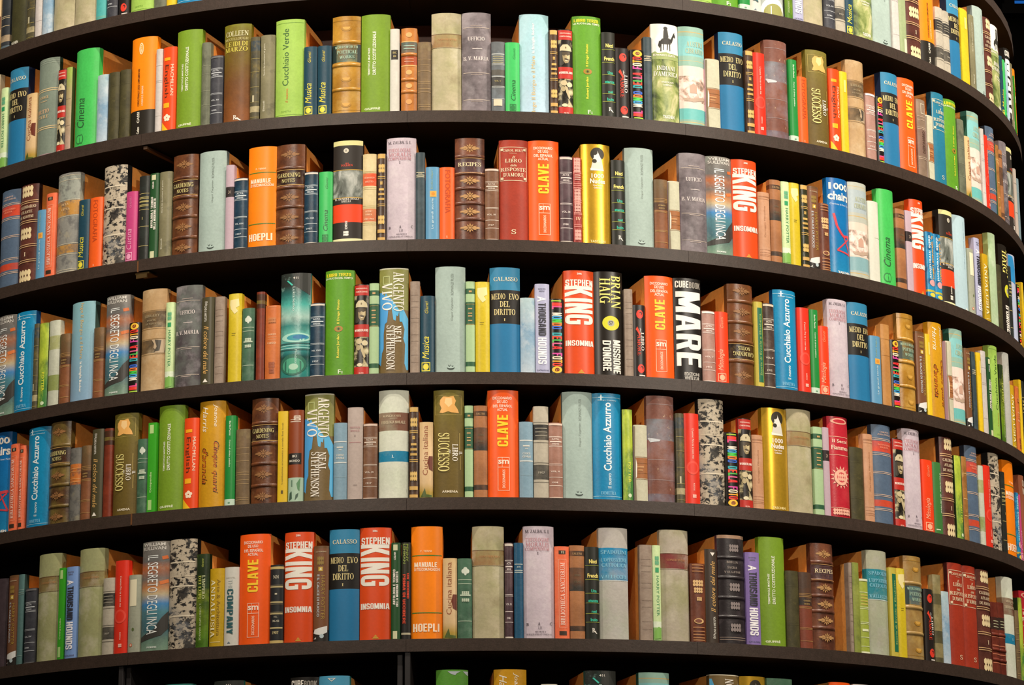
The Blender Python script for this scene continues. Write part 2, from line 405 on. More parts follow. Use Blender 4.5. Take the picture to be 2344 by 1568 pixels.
def STROKE(pts, wu, wv, col):
    out = []
    for (a, b), (c, d) in zip(pts, pts[1:]):
        L = math.hypot(c-a, (d-b)*3.6) or 1; nx, ny = -(d-b)*3.6/L, (c-a)/L
        out.append(P([(a+nx*wu, b+ny*wv), (c+nx*wu, d+ny*wv), (c-nx*wu, d-ny*wv), (a-nx*wu, b-ny*wv)], col))
    return out
def ORN(cu, cv, ru, rv, col):
    """tooled lozenge made of fine leaves fanning from its centre"""
    out = []
    for k in range(-3, 4):
        for sg in (1, -1):
            a = k*.42; x, y = ru*sin(a)*(.62+.38*abs(k)/3), sg*rv*cos(a)*(.95-.16*abs(k))
            nx, ny = -y/rv*ru*.09, x/ru*rv*.16
            out.append(P([(cu+x*.14, cv+y*.14), (cu+x*.6-nx, cv+y*.6-ny), (cu+x, cv+y), (cu+x*.6+nx, cv+y*.6+ny)], col))
    for sg in (1, -1):
        out.append(P([(cu+sg*ru*.3, cv), (cu+sg*ru*.66, cv-rv*.13), (cu+sg*ru, cv), (cu+sg*ru*.66, cv+rv*.13)], col))
    return out
def LEAF(cu, cv, r, col, asp=.28):
    """small scroll ornament: a knot of curls in two rows"""
    out = []
    for i in range(4):
        for j in (0, 1):
            out.append(E(cu+r*(-.66+.44*i), cv+r*asp*(-.42+.84*j), r*.24, r*.46*asp, col, 7))
        out.append(E(cu+r*(-.66+.44*i), cv, r*.13, r*.3*asp, col, 5))
    return out
def BLOOM(cu, cv, r, col, asp=.28):
    """five-petalled flower"""
    out = []
    for i in range(5):
        a = radians(90+72*i); out.append(E(cu+r*.55*cos(a), cv+r*.55*asp*sin(a), r*.42, r*.42*asp, col, 9))
    return out
def ROSE(cu, cv, r, col, dark, asp=.22):
    return [E(cu, cv, r, r*asp, col, 12), E(cu+r*.25, cv+r*asp*.2, r*.45, r*asp*.4, dark, 9), E(cu+r*.1, cv+r*asp*.05, r*.28, r*asp*.28, col, 8)]
def LETTERS(words, u0, v0, u1, v1, cols, rot):
    """one colour per letter, running along the spine"""
    s = words; n = len(s); out = []
    for i, ch in enumerate(s):
        if ch == ' ': continue
        if rot == -90: a, b = v1-(v1-v0)*(i+.95)/n, v1-(v1-v0)*(i+.02)/n
        else: a, b = v0+(v1-v0)*(i+.02)/n, v0+(v1-v0)*(i+.95)/n
        out.append(T(ch, u0, a, u1, b, cols[i % len(cols)], rot, 'k'))
    return out
def flat(x):
    o = []
    for y in x:
        o += flat(y) if isinstance(y, list) else [y]
    return o
def upside(decals):
    out = []
    for part, kind, d, c in decals:
        if kind == 'T':
            t, s, u0, v0, u1, v1, r = d; out.append((part, kind, (t, s, 1-u1, 1-v1, 1-u0, 1-v0, r+180), c))
        else: out.append((part, kind, [(1-u, 1-v) for u, v in d], c))
    return out

# ------------------------------------------------------------------ the printed spines
DS = {}
def D(code, desc, short, bands, decals=(), mott=(), regions=(), ribs=(), rough=.5, metal=0.0, linear=False, wrap=None, wd=.016, like=None, flip=False, flatspine=False):
    if isinstance(bands, str): bands = [(0, bands)]
    DS[code] = dict(desc=desc, short=short, bands=bands, decals=flat(list(decals)), mott=list(mott), regions=list(regions), ribs=list(ribs), rough=rough,
                    metal=metal, linear=linear, wrap=wrap, wd=wd, flat=flatspine)
def V(code, base, desc, short, **kw):
    d = dict(DS[base]); d.update(desc=desc, short=short, **kw); DS[code] = d
    if 'decals' in kw: d['decals'] = flat(list(kw['decals']))
W_, K_, CR, GD, YE = 'f2ece0', '1c1815', 'e8dcb8', 'c9a860', 'f0d848'
def AGE(h, amt=.5, sc=22, st=1.0): return (h, sc, .38, .62, min(1.0, amt*1.2), st)
def bandset(base, *labels):
    """constant bands: labels = (v0, v1, colour)"""
    out = [(0, base)]; 
    for a, b, c in sorted(labels):
        if a <= 0.001: out = [(0, c)]
        else: out.append((a, c))
        if b < .999: out.append((b, base))
    return out

D('calasso', 'blue book with a black MEDIO EVO band', 'blue MEDIO EVO book', [(0, '1f74a4'), (.462, '17130f'), (.782, '2f82aa')],
  [T('CALASSO', .12, .87, .92, .908, CR, 0, 'serif', 'author_name'), T('MEDIO', .05, .696, .5, .75, 'e6d494', 0, 'serif'), T('EVO', .62, .696, .95, .75, 'e6d494', 0, 'serif'),
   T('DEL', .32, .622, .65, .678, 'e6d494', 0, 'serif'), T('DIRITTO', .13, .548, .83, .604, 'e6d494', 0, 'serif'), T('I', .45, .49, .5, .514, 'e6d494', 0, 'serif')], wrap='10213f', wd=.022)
D('king', 'red INSOMNIA novel with huge white lettering', 'red INSOMNIA novel', 'de4c18',
  [T('STEPHEN', .05, .85, .96, .912, W_, 0, 'k', 'author_name'), T('KING', .03, .48, .95, .85, W_, -90, 'k', 'author_name'), T('INSOMNIA', .04, .274, .96, .326, W_, 0, 'k'),
   T('2086', .42, .96, .58, .978, W_, 0, 'b', 'number'), TRI(.53, .015, .05, .11, 'c89a30'), LN([.03], 'de4c18', .4, .66, .003)], rough=.4)
CL = [T('DICCIONARIO', .16, .912, .78, .938, 'ffe8d4'), T('DE USO', .3, .877, .64, .904, 'ffe8d4'), T('DEL ESPA\u00d1OL', .17, .838, .79, .87, 'ffe8d4'), T('ACTUAL', .3, .804, .64, .83, 'ffe8d4'),
      T('CLAVE', .3, .475, .65, .768, 'ffd02c', 90, 'k'), FR(.31, .067, .69, .375, 'ffdcc0', .014, .004, 'publisher_mark'), R(.31, .281, .69, .285, 'ffdcc0', 'publisher_mark'),
      R(.45, .285, .46, .375, 'ffdcc0', 'publisher_mark'), T('sm', .33, .312, .67, .352, 'ffe8d4', 0, 'serif' if 0 else 'b', 'publisher_mark'), T('DICCIONARIOS', .46, .09, .55, .26, 'ffdcc0', 90, 'b', 'publisher_mark')]
D('clave', 'orange dictionary lettered CLAVE', 'CLAVE dictionary', 'f65c12', CL, rough=.42, wrap='d98a3a', wd=.004)
D('manuale', 'bright orange MANUALE with green rules', 'orange MANUALE', 'fb870c',
  [LN([.741, .233], '3f7a2c', .03, .98, .008), T('MANUALE', .1, .637, .83, .68, 'ffe9cc', 0, 'k'), T('DI TELECOMUNICAZIONI', .1, .603, .92, .63, 'ffe9cc'), T('HOEPLI', .06, .066, .9, .137, 'ffe9cc', 0, 'k', 'publisher_name'),
   T('F. TERNI', .3, .77, .66, .788, 'ffd9a8', 0, 'b', 'author_name')], rough=.42)
D('signore', 'black novel with grey mountain photo and red block', 'black and red novel', [(0, 'e6e2b0'), (.035, '2a241e'), (.195, 'ee4416'), (.37, '2a241e'), (.95, 'dcd896')],
  [LN([.435, .71], 'c8a040', 0, 1, .006), T('IL SIGNORE DEGLI', .08, .413, .88, .432, W_, 0, 'serif'), T('ANELLI', .3, .39, .62, .41, W_, 0, 'serif'), T('TOLKIEN', .28, .745, .68, .764, 'e8482a', 0, 'serif', 'author_name'),
   T('J.R.R.', .42, .767, .56, .78, 'e8482a', 0, 'serif', 'author_name'), T('BOMPIANI', .43, .125, .52, .205, W_, 90, 'b', 'publisher_mark'), E(.46, .9, .09, .024, 'cfc8b4'), T('R', .43, .89, .5, .91, '2a241e', 0, 'serif', 'emblem'), LEAF(.47, .085, .1, W_)],
  regions=[(0, .44, 1, .705, [(.3, '30332c'), (.45, '6a7068'), (.58, 'a8aca4'), (.7, 'd8d8d0')], 26, .6, .8)], wrap='1a1612', wd=.02)
D('nudes', 'shiny gold book with a keyhole picture', 'gold keyhole book', 'dcae34',
  [E(.54, .9, .24, .068, '2c2618'), P([(.4, .86), (.68, .86), (.76, .735), (.3, .735)], 'd8d4c8'), P([(.42, .92), (.54, .935), (.66, .86), (.62, .82), (.42, .82)], 'e8e4da'), P([(.3, .735), (.3, .76), (.76, .745), (.76, .735)], W_), E(.44, .83, .08, .02, '2c2618'), E(.45, .92, .1, .03, '2c2618'),
   T('1000', .33, .66, .76, .705, W_, 0, 'b'), T('Nudes', .28, .605, .8, .653, W_, 0, 'h'), T('Uwe Scheid', .38, .58, .7, .595, W_, 0, 'b', 'author_name'), T('Collection', .4, .555, .68, .572, W_, 0, 'b', 'author_name'), T('TASCHEN', .26, .018, .78, .042, 'f4e6a0', 0, 'b', 'publisher_name')],
  rough=.3, metal=.6, mott=[('9a861c', 9, .5, .7, .5, .25)])
SG = [T('ROMANZI RUSSI', .52, .73, .61, .93, '7d8a82', 90, 'r'), T('Gogol Turgenev', .52, .49, .6, .71, '7d8a82', 90, 'i'), E(.51, .05, .13, .02, '38443e', 16, 'publisher_mark', 180, 360), E(.51, .056, .12, .014, 'aabfb8', 16, 'publisher_mark', 180, 360), T('V v', .42, .055, .6, .075, '38443e', 0, 'b', 'publisher_mark')]
D('sage', 'thick pale grey-green book with faint grey lettering', 'pale grey-green book', 'a9bdb5', SG, mott=[('98aca6', 9, .4, .7, .4)], rough=.6, wrap='6d7f80')
D('teologia', 'thick pale lilac book with pink heading', 'pale lilac book', 'cdbfc9',
  [T('M. ZALBA. S. I.', .06, .94, .84, .968, '4a4048', 0, 'serif', 'author_name'), T('THEOLOGIAE', .06, .862, .84, .895, 'c08890', 0, 'serif'), T('MORALIS', .08, .818, .84, .855, 'c08890', 0, 'serif'), T('COMPENDIUM', .06, .782, .84, .812, 'c08890', 0, 'serif'), T('I', .44, .745, .48, .77, '4a4048', 0, 'serif'),
   T('B', .08, .115, .15, .14, '4a4048', 0, 'serif', 'publisher_name'), T('A', .44, .118, .52, .145, '4a4048', 0, 'serif', 'publisher_name'), T('C', .84, .122, .91, .148, '4a4048', 0, 'serif', 'publisher_name'), T('LTI', .45, .085, .57, .107, '6a606a', 0, 'serif', 'publisher_name'), T('MATRITI II', .35, .055, .7, .068, '4a4048', 0, 'serif', 'publisher_name'), T('TYPOGRAPHIA ET COMERCIO', .08, .03, .9, .045, '4a4048', 0, 'serif', 'publisher_name')],
  mott=[('b8a8b8', 14, .45, .7, .5), ('e0d8da', 30, .5, .7, .4)], rough=.6)
D('haig', 'black novel with a yellow disc', 'black novel with yellow disc', '211b15',
  [T('BRIAN', .57, .65, .91, .963, 'ece27c', -90, 'serif', 'author_name'), T('HAIG', .18, .69, .54, .936, 'ece27c', -90, 'serif', 'author_name'), E(.55, .503, .3, .07, 'd6d230', 30), E(.55, .503, .12, .03, 'a8a89c', 20), T('57', .48, .487, .62, .52, '2a241c', 0, 'b', 'emblem'),
   T('MISSIONE', .61, .023, .88, .343, W_, -90, 'k'), T("D'ONORE", .25, .045, .54, .335, W_, -90, 'k')], rough=.35)
D('mare', 'black book lettered MARE in giant white capitals', 'black MARE book', '1d1a17',
  [T('CUBE', .05, .905, .5, .972, W_, 0, 'k', 'series_name'), T('BOOK', .52, .905, .96, .965, '9a948a', 0, 'k', 'series_name'), T('MARE', .06, .14, .96, .868, 'f6f2ea', -90, 'k'), T('EDIZIONI', .3, .048, .85, .08, 'c8c4ba', 0, 'b', 'publisher_name'), T('WHITE STAR', .3, .008, .85, .042, 'c8c4ba', 0, 'b', 'publisher_name')], rough=.38)
D('drago', 'green fantasy novel with yellow lettering', 'green fantasy novel', '5f9c20',
  [T('LIBRO TERZO', .05, .94, .9, .97, 'eedb2a', 0, 'k', 'series_name'), T('LA RUOTA DEL TEMPO', .02, .915, .95, .934, 'e8efd0', 0, 'b', 'series_name'), T('Il Drago Rinato', .43, .49, .54, .72, 'eedf3c', 90, 'b'), E(.49, .443, .15, .028, 'b0762a', 16), E(.49, .443, .09, .018, '7a8a20', 12), E(.49, .443, .04, .012, '3a2a14', 10),
   T('Robert Jordan', .43, .17, .54, .388, 'eedf3c', 90, 'b', 'author_name'), T('F', .48, .02, .58, .06, 'e0ead0', 0, 'b', 'publisher_mark'), R(.6, .022, .64, .03, 'e0ead0'), R(.6, .036, .64, .044, 'e0ead0')], mott=[('4a8418', 14, .4, .7, .35)])
D('costituz', 'lime green law book with white upward lettering', 'lime green law book', '789a26',
  [T('TEMISTOCLE MARTINES', .25, .38, .32, .66, 'f0f4dc', 90), T('DIRITTO COSTITUZIONALE', .41, .385, .53, .826, 'f0f4dc', 90), T('GIUFFR\u00c8', .13, .032, .68, .058, 'e8f0c8', 0, 'h', 'publisher_name')], mott=[('7aa218', 10, .42, .66, .3)])
D('cucchverde', 'pale green cookbook lettered Cucchiaio Verde', 'pale green cookbook', 'a3c95a',
  [T('Cucchiaio Verde', .28, .325, .5, .905, '2f5a2a', 90, 'r'), T('il nuovo', .4, .155, .49, .295, 'd8702c', 90, 'r'), LN([.965, .03], '6d9a3a', .02, .98, .003), T('DEMETRA', .25, .055, .6, .073, '86ae48', 0, 'r', 'publisher_name')], mott=[('8fba4a', 8, .42, .66, .4)])
D('azzurro', 'bright blue cookbook lettered Cucchiaio Azzurro', 'blue cookbook', '1088b8',
  [T('Cucchiaio Azzurro', .34, .273, .62, .912, 'e8f4f8', 90, 'b'), T('il nuovo', .47, .11, .6, .25, 'd8ecf4', 90, 'b'), LN([.96, .035], 'a8d8ec', 0, 1, .004), R(.25, .93, .3, .985, 'd8f0f8'), R(.19, .957, .36, .964, 'd8f0f8'), T('Giorgio Cusmano', .16, .925, .82, .94, 'bfe4f2', 0, 'b', 'author_name'), T('DEMETRA', .24, .05, .76, .08, '8ccbe6', 0, 'serif', 'publisher_name')],
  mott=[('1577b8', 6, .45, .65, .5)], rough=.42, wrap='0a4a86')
AR = [P([(0, .77), (.12, .77), (.18, .735), (.24, .765), (.3, .73), (.45, .7), (.45, .63), (.4, .6), (.32, .6), (.28, .49), (.2, .47), (.16, .38), (.16, .24), (.1, .2), (.06, .08), (0, .1)], '4d9fdc', 'picture'),
      P([(.45, .6), (.45, .7), (.55, .66), (.7, .6), (.86, .6), (1, .52), (1, .04), (.94, .04), (.88, .1), (.9, .28), (.84, .33), (.88, .42), (.8, .49), (.72, .49), (.7, .59), (.66, .54), (.6, .55), (.58, .5), (.5, .51)], '59b4e2', 'picture'), FR(.13, .845, .37, .925, 'b0b878', .03, .008),
      T('ARGENTO', .5, .59, .86, .96, W_, -90, 'serif'), T('VIVO', .1, .6, .46, .857, W_, -90, 'serif'), T('NEAL', .53, .28, .77, .453, W_, -90, 'serif', 'author_name'), T('STEPHENSON', .26, .04, .55, .455, W_, -90, 'serif', 'author_name')]
D('argento', 'brown and sky-blue novel with a castle silhouette', 'castle silhouette novel', [(0, '75603a'), (.6, '8a8c48'), (.985, 'c8c8b0')], AR, mott=[('6a5a30', 12, .45, .7, .4)], rough=.45)
D('argentoup', 'brown and blue novel standing upside down', 'upside-down brown novel', [(0, 'c8c8b0'), (.015, '8a8c48'), (.4, '75603a'), (.992, 'e0d8c0')], upside(flat(AR)), rough=.45)
D('inca', 'sunset and mountain novel with white downward title', 'sunset mountain novel', [(0, '7d9a84'), (.1, '6a8a7a'), (.2, '3f6f7c'), (.36, '4f8a98'), (.43, '3f8cca'), (.52, 'cdb890'), (.58, 'cf8a54'), (.66, '7a6e68'), (.76, 'b86a3c'), (.82, '6c6a68'), (1, '868078')],
  [P([(0, .13), (.3, .17), (.55, .2), (.8, .3), (1, .36), (1, .2), (.8, .14), (.5, .12), (.2, .1), (0, .09)], '3a3834', 'picture'), P([(.78, .86), (.95, .87), (.98, .84), (.8, .83)], 'd06a30', 'picture'), P([(.7, .63), (.98, .65), (1, .62), (.75, .6)], 'd8763c', 'picture'),
   T('WILLIAM', .08, .958, .88, .988, 'd4d0c8', 0, 'b', 'author_name'), T('SULLIVAN', .06, .922, .9, .953, 'd4d0c8', 0, 'b', 'author_name'), T('IL SEGRETO DEGLI INCA', .27, .155, .66, .873, 'eef2f0', -90, 'r'), T('PIEMME', .3, .03, .66, .045, 'dfe8e0', 0, 'b', 'publisher_name')],
  mott=[('5a5a58', 18, .45, .7, .45, .6), ('a8b8a8', 40, .55, .75, .4)], linear=True, rough=.4)
SU = [FR(.06, .77, .92, .95, 'c8b060', .008, .002), P([(.22, .91), (.32, .94), (.5, .935), (.66, .945), (.74, .9), (.7, .86), (.8, .82), (.84, .785), (.6, .79), (.48, .8), (.3, .785), (.2, .79), (.26, .83), (.2, .87)], 'eab060'), P([(.4, .925), (.6, .925), (.62, .87), (.5, .84), (.36, .88)], 'f6cf90'),
      T('SUCCESSO', .15, .245, .52, .6, 'ece08c', -90, 'serif'), T('LIBRO', .62, .34, .8, .497, W_, -90, 'serif'), T('del', .5, .41, .58, .445, W_, -90, 'i'), T('IL', .84, .4, .94, .43, W_, -90, 'serif'), T('ARMENIA', .28, .048, .8, .07, 'e8dcc0', 0, 'b', 'publisher_name'), R(.85, .44, .87, .6, 'b0984c'), R(.87, .26, .89, .39, 'b0984c')]
D('successo', 'olive-brown SUCCESSO book with an orange emblem', 'olive-brown SUCCESSO book', [(0, '6a561f'), (.6, '6e5c22'), (1, '7e7428')], SU, linear=True, mott=[('5a4a18', 40, .4, .7, .4)], rough=.55)
RI = [FR(.03, .594, .95, .93, CR, .014, .004), T('CAROL BOLT', .13, .882, .82, .905, CR, 0, 'serif', 'author_name'), T('Il', .44, .815, .55, .84, CR, 0, 'i'), R(.35, .866, .6, .869, CR), T('LIBRO', .2, .775, .77, .81, CR, 0, 'serif'), T('delle', .38, .735, .6, .758, CR, 0, 'i'), T('RISPOSTE', .06, .687, .91, .722, CR, 0, 'serif'), T("D'AMORE", .14, .634, .84, .67, CR, 0, 'serif'), T('S', .4, .067, .56, .112, CR, 0, 'serif', 'publisher_mark'),
      LEAF(.1, .905, .05, CR), LEAF(.88, .905, .05, CR), LEAF(.1, .615, .05, CR), LEAF(.88, .615, .05, CR)]
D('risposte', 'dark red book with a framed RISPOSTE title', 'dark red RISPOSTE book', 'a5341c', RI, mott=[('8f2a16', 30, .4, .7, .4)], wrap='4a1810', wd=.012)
D('risposteblue', 'teal-blue book with a framed RISPOSTE title', 'teal RISPOSTE book', '1d7896', RI, mott=[('186a88', 30, .4, .7, .4)], wrap='0c3a4c', wd=.016)
GO = 'b88c58'
def ORNS(vs_, col=GO, ru=.36, rv=.05):
    return [ORN(.5, v, ru, rv, col) for v in vs_] + [E(.5, v, .05, .01, col, 8) for v in vs_]
D('recipes', 'brown leather RECIPES volume with raised bands', 'leather RECIPES volume', bandset('7d4b34', (.66, .797, '57444a')), [ORNS([.9, .58, .426, .276, .117]), T('RECIPES', .1, .72, .88, .757, 'f0dcae', 0, 'serif'), LN([.8, .655], GO, 0, 1, .005)],
  mott=[AGE('4f2c20', .75, 18), ('a87858', 30, .55, .75, .4)], ribs=[.82, .65, .505, .36, .205], rough=.35)
GN = [ORNS([.9, .473, .276, .07], '94683e'), T('GARDENING', .05, .672, .88, .712, 'd8cc88', 0, 'serif'), T('NOTES', .22, .62, .7, .655, 'd8cc88', 0, 'serif'), LN([.745, .595], 'c8a060', 0, 1, .005)]
D('gardening', 'brown leather GARDENING NOTES volume', 'GARDENING NOTES volume', bandset('784626', (.595, .745, '241b18')), GN, mott=[AGE('48281a', .75, 16), ('96704a', 30, .55, .75, .5)], ribs=[.765, .572, .38, .173], rough=.35)
D('gardeningup', 'brown leather GARDENING NOTES volume standing upside down', 'upside-down NOTES volume', bandset('784626', (.255, .405, '241b18')), upside(flat(GN)), mott=[AGE('5a3a1a', .6, 16), ('9a7a3a', 30, .55, .75, .5)], ribs=[.235, .428, .62, .827], rough=.35)
D('wordsworth', 'golden tan leather volume with a teal label', 'golden leather volume', bandset('bf8d34', (.53, .71, '2f6b66')), [R(.0, .53, .16, .71, '20302c', 'panel'), R(.9, .53, 1, .71, '20302c', 'panel'), T('WORDSWORTH', .1, .67, .92, .695, 'a8c8b0', 0, 'serif'), T('POETICAL', .18, .615, .9, .648, 'a8c8b0', 0, 'serif'), T('WORKS', .28, .565, .8, .595, 'a8c8b0', 0, 'serif'),
  [E(.52, v, .19, .034, 'a87a28', 14, 'emblem', 180, 360) for v in (.88, .36, .1)], [E(.52, v+.01, .14, .03, 'cf9f48', 14, 'emblem', 180, 360) for v in (.88, .36, .1)], LN([.955, .04], '9a701c', 0, 1, .004)],
  mott=[AGE('946418', .6, 9), ('dcb868', 14, .52, .72, .5)], ribs=[.735, .5, .252], rough=.33, wrap='8a642c', wd=.012)
D('vellum', 'thick stained parchment book with a brown label band', 'parchment book', bandset('bfb394', (.65, .783, '96522c')), [LN([.786, .647], '6a4a30', 0, 1, .004), T('CONSTITVTIO', .2, .72, .86, .737, 'b88050', 0, 'serif')], mott=[AGE('9a9a68', .6, 7), ('8a7a5c', 18, .55, .75, .6), ('d8cfbc', 12, .52, .7, .5)], rough=.6)
D('ufficio', 'thick mottled grey-violet UFFICIO book', 'grey UFFICIO book', '887e82', [T('UFFICIO', .2, .716, .78, .754, 'e4d8d4', 0, 'serif'), R(.36, .63, .7, .636, 'd8ccc8'), T('B. V. MARIA', .05, .517, .92, .555, 'e4d8d4', 0, 'serif'), LN([.848, .39, .12], 'd0c0b0', .05, .95, .004), LN([.87, .375, .105], 'b8a8a0', .3, .7, .006)],
  mott=[AGE('4c4448', .85, 12), ('a8a0a4', 20, .5, .7, .6)], rough=.5)
D('blueflap', 'worn brown book with a torn slate-blue label', 'worn book with slate label', bandset('8d5d4e', (.58, .78, '7b8087'), (0, .08, '7a7480')), [P([(.02, .6), (.1, .56), (.4, .57), (.45, .585), (.1, .6)], 'c8ccd0', 'panel'), LN([.92, .4, .21], 'a89898', .02, .98, .003)],
  mott=[AGE('6a3c30', .6, 16), ('e0c49c', 60, .62, .72, .9), ('9a8a92', 9, .5, .68, .6)], rough=.45)
D('inkblots', 'cream book blotched with black stains', 'black-stained cream book', 'bdb09a', [LN([.79, .57, .3], 'd8ccb4', .05, .95, .012), LN([.66], 'cbbda4', .05, .95, .008)], mott=[('1d1b1a', 70, .52, .57, 1.0, 1.5), ('232120', 20, .53, .575, .95, .9), ('7a7e84', 14, .56, .7, .6)], wrap='16181a', wd=.02, rough=.5)
D('leatherstrap', 'tan book with one clean and one torn black label', 'tan book with black labels', bandset('c3a276', (.62, .78, '3b382f'), (.37, .5, '35332c')), [T('LIBRARY', .16, .725, .8, .75, 'a89878', 0, 'serif'), T('BOOK', .28, .685, .66, .7, 'a89878', 0, 'serif'), T('OF PAPERS', .22, .65, .72, .667, 'a89878', 0, 'serif'), LN([.79, .61, .51, .36], '8a7048', 0, 1, .004), P([(.5, .5), (.6, .46), (.58, .42), (.66, .4), (.62, .37), (.95, .37), (1, .5)], 'b8a284', 'panel'), P([(.62, .5), (.7, .43), (.6, .38), (.8, .39), (.86, .49)], '4a443a', 'panel')],
  mott=[AGE('a07c4c', .6, 10), ('dcc8a4', 14, .52, .7, .5)], rough=.55)
HORSE = [P([(.28, .82), (.36, .85), (.62, .86), (.7, .84), (.68, .8), (.5, .795), (.34, .795)], '2c2a24'), P([(.26, .83), (.22, .78), (.27, .75), (.33, .8)], '2c2a24'), P([(.3, .8), (.34, .8), (.33, .72), (.29, .72)], '2c2a24'), P([(.4, .8), (.43, .8), (.42, .735), (.39, .735)], '2c2a24'), P([(.62, .8), (.66, .8), (.66, .73), (.63, .73)], '2c2a24'), P([(.54, .8), (.58, .8), (.56, .735), (.53, .735)], '2c2a24'),
         P([(.64, .84), (.7, .86), (.8, .915), (.86, .9), (.87, .87), (.8, .88), (.72, .81)], '2c2a24'), P([(.8, .91), (.84, .93), (.84, .905)], '2c2a24'), P([(.4, .85), (.42, .93), (.46, .955), (.54, .955), (.57, .93), (.6, .87), (.56, .85)], '2c2a24'), E(.49, .958, .075, .016, '2c2a24', 12)]
D('indiani', 'white and green photo book with a horseman', 'horseman photo book', [(0, '8c9a5a'), (.7, 'f0eee4')], [P([(0, .7), (.12, .72), (.2, .7), (.5, .715), (.8, .69), (1, .68), (1, .64), (0, .64)], '9aa868', 'picture'), HORSE, T('EDWARD S. CURTIS', .06, .672, .86, .692, W_, 0, 'b', 'author_name'), T('INDIANI', .16, .53, .82, .572, W_, 0, 'serif'), T("D'AMERICA", .06, .47, .94, .514, W_, 0, 'serif'), T('I PORTFOLIO', .3, .4, .76, .417, W_), T('COMPLETI', .36, .372, .7, .388, W_), T('TASCHEN', .34, .043, .76, .077, W_, 0, 'h', 'publisher_name')],
  regions=[(-.2, -.1, 1.2, .69, [(.34, '3c4a2a'), (.46, '7c8c4c'), (.56, 'a8b070'), (.66, 'd2cc9c')], 22, .7, .6)], rough=.35, wrap='efe6e0', wd=.006)
D('tealprint', 'pale teal book with a pinkish landscape print', 'pale teal print book', [(0, '8db3a4'), (.03, 'c8b078'), (.036, '8db3a4'), (.06, '6dbcb8'), (.17, 'efd8cc'), (.6, '93b8a8'), (.65, 'c8b078'), (.656, '93b8a8'), (.7, '86c4c4'), (.9, '93b8a8'), (.94, 'c8a868'), (.948, '93b8a8')],
  [T('AUSTRI', .26, .8, .9, .85, 'b8bc98', 0, 'serif'), T('CIBRARIO', .22, .73, .92, .78, 'b8bc98', 0, 'serif'), P([(.35, .33), (.35, .4), (.5, .43), (.62, .4), (.62, .33)], 'c8a08c', 'picture'), P([(.1, .28), (.4, .27), (.9, .3), (.95, .27), (.5, .24), (.15, .25)], 'b8a08c', 'picture')],
  regions=[(-.1, .24, 1.1, .5, [(.36, '8a7a6a'), (.44, 'c8a898'), (.52, 'efd8cc'), (.6, 'f4e4d8')], 38, 1, .5)], rough=.42, wrap='2f6a5c', wd=.02)
V('greyprint', 'tealprint', 'pale grey book with a pinkish landscape print', 'pale grey print book', bands=[(0, 'b4b8a8'), (.05, 'c8a868'), (.056, 'a8b8b4'), (.08, '86aeb4'), (.22, 'ecd0c0'), (.58, 'b8bcb0'), (.64, 'c8a868'), (.648, 'b8bcb0'), (.68, 'aebcc0'), (.92, 'bcc0b4'), (.95, 'c8a868'), (.956, 'bcc0b4')], wrap='b8b0a8')
D('lake', 'dark teal novel with a swirling lake picture', 'teal lake novel', [(0, '2f7a78'), (.06, '2f8a80'), (.2, '1f4a48'), (.27, '3f9a98'), (.42, '6cb8ac'), (.5, '3d8a84'), (.58, 'a8ccc0'), (.7, '4fb0a4'), (.8, '2c6a66'), (.88, '2c3431'), (1, '2e332f')],
  [P([(.22, .93), (.26, .935), (.44, .89), (.4, .88)], '48c8b4'), T('442', .44, .945, .62, .966, W_, 0, 'b', 'number'), P([(.5, .88), (.98, .79), (1, .88), (1, 1), (.5, 1)], '2f312d', 'picture'), T('Lukianenko', .43, .64, .52, .87, 'cfe8e0', -90, 'r', 'author_name'), E(.56, .385, .5, .045, 'a8dccc', 24), E(.6, .385, .36, .03, '3a9aa8', 22), E(.68, .39, .24, .02, '2f78a8', 18), LN([.285, .31], 'a8e0d8', 0, 1, .006), LN([.33, .27], '2a5a58', 0, 1, .01),
   E(.46, .13, .44, .1, '2c6a58', 20), E(.46, .12, .36, .075, '4aa080', 20), E(.48, .11, .16, .03, 'a8d0b8', 14), T('Mondadori', .52, .13, .6, .27, 'bfe0d8', -90, 'r', 'publisher_name')], mott=[('1f4a46', 20, .48, .7, .6), ('a8d8cc', 40, .58, .75, .5)], linear=True, rough=.32, wrap='2f8a7c', wd=.01)
FA = [T('la famiglia Becker', .4, .604, .52, .91, 'f4f4ec', 90, 'b', 'author_name'), T('Inge Il Borgo e il Mare', .38, .015, .55, .575, 'd8b878', 90, 'r')]
D('famiglia', 'thick pale blue novel with white upward lettering', 'pale blue novel', [(0, 'b4d2e6'), (1, '9fcbd2')], FA, linear=True, rough=.45, mott=[('c4dcea', 8, .45, .7, .4)])
D('famigliaflip', 'thick pale blue novel with white lettering low down', 'pale blue novel', [(0, '86a8c4'), (1, '84b4bc')], upside(flat(FA)), linear=True, rough=.45, wrap='3c5a54', wd=.02)
CH = STROKE([(.2, .63), (.32, .5), (.5, .43), (.62, .4), (.95, .41)], .05, .014, 'd0404a') + STROKE([(.62, .4), (.95, .22), (.3, .25), (.9, .39)], .028, .008, 'd0404a')
D('chairs', 'blue design book with a red chair drawing', 'blue chair book', [(0, '1f86b8'), (.5, '1474b4'), (1, '0f68b0')], [T('1000', .06, .88, .95, .95, W_, 0, 'h'), T('chairs', .02, .77, .97, .86, W_, 0, 'h'), T('Charlotte & Peter Fiell', .08, .72, .96, .738, 'dce8f0', 0, 'r', 'author_name'), CH, T('TASCHEN', .3, .012, .92, .036, W_, 0, 'h', 'publisher_name')], linear=True, rough=.35, mott=[('0d5a9a', 8, .45, .7, .35)])
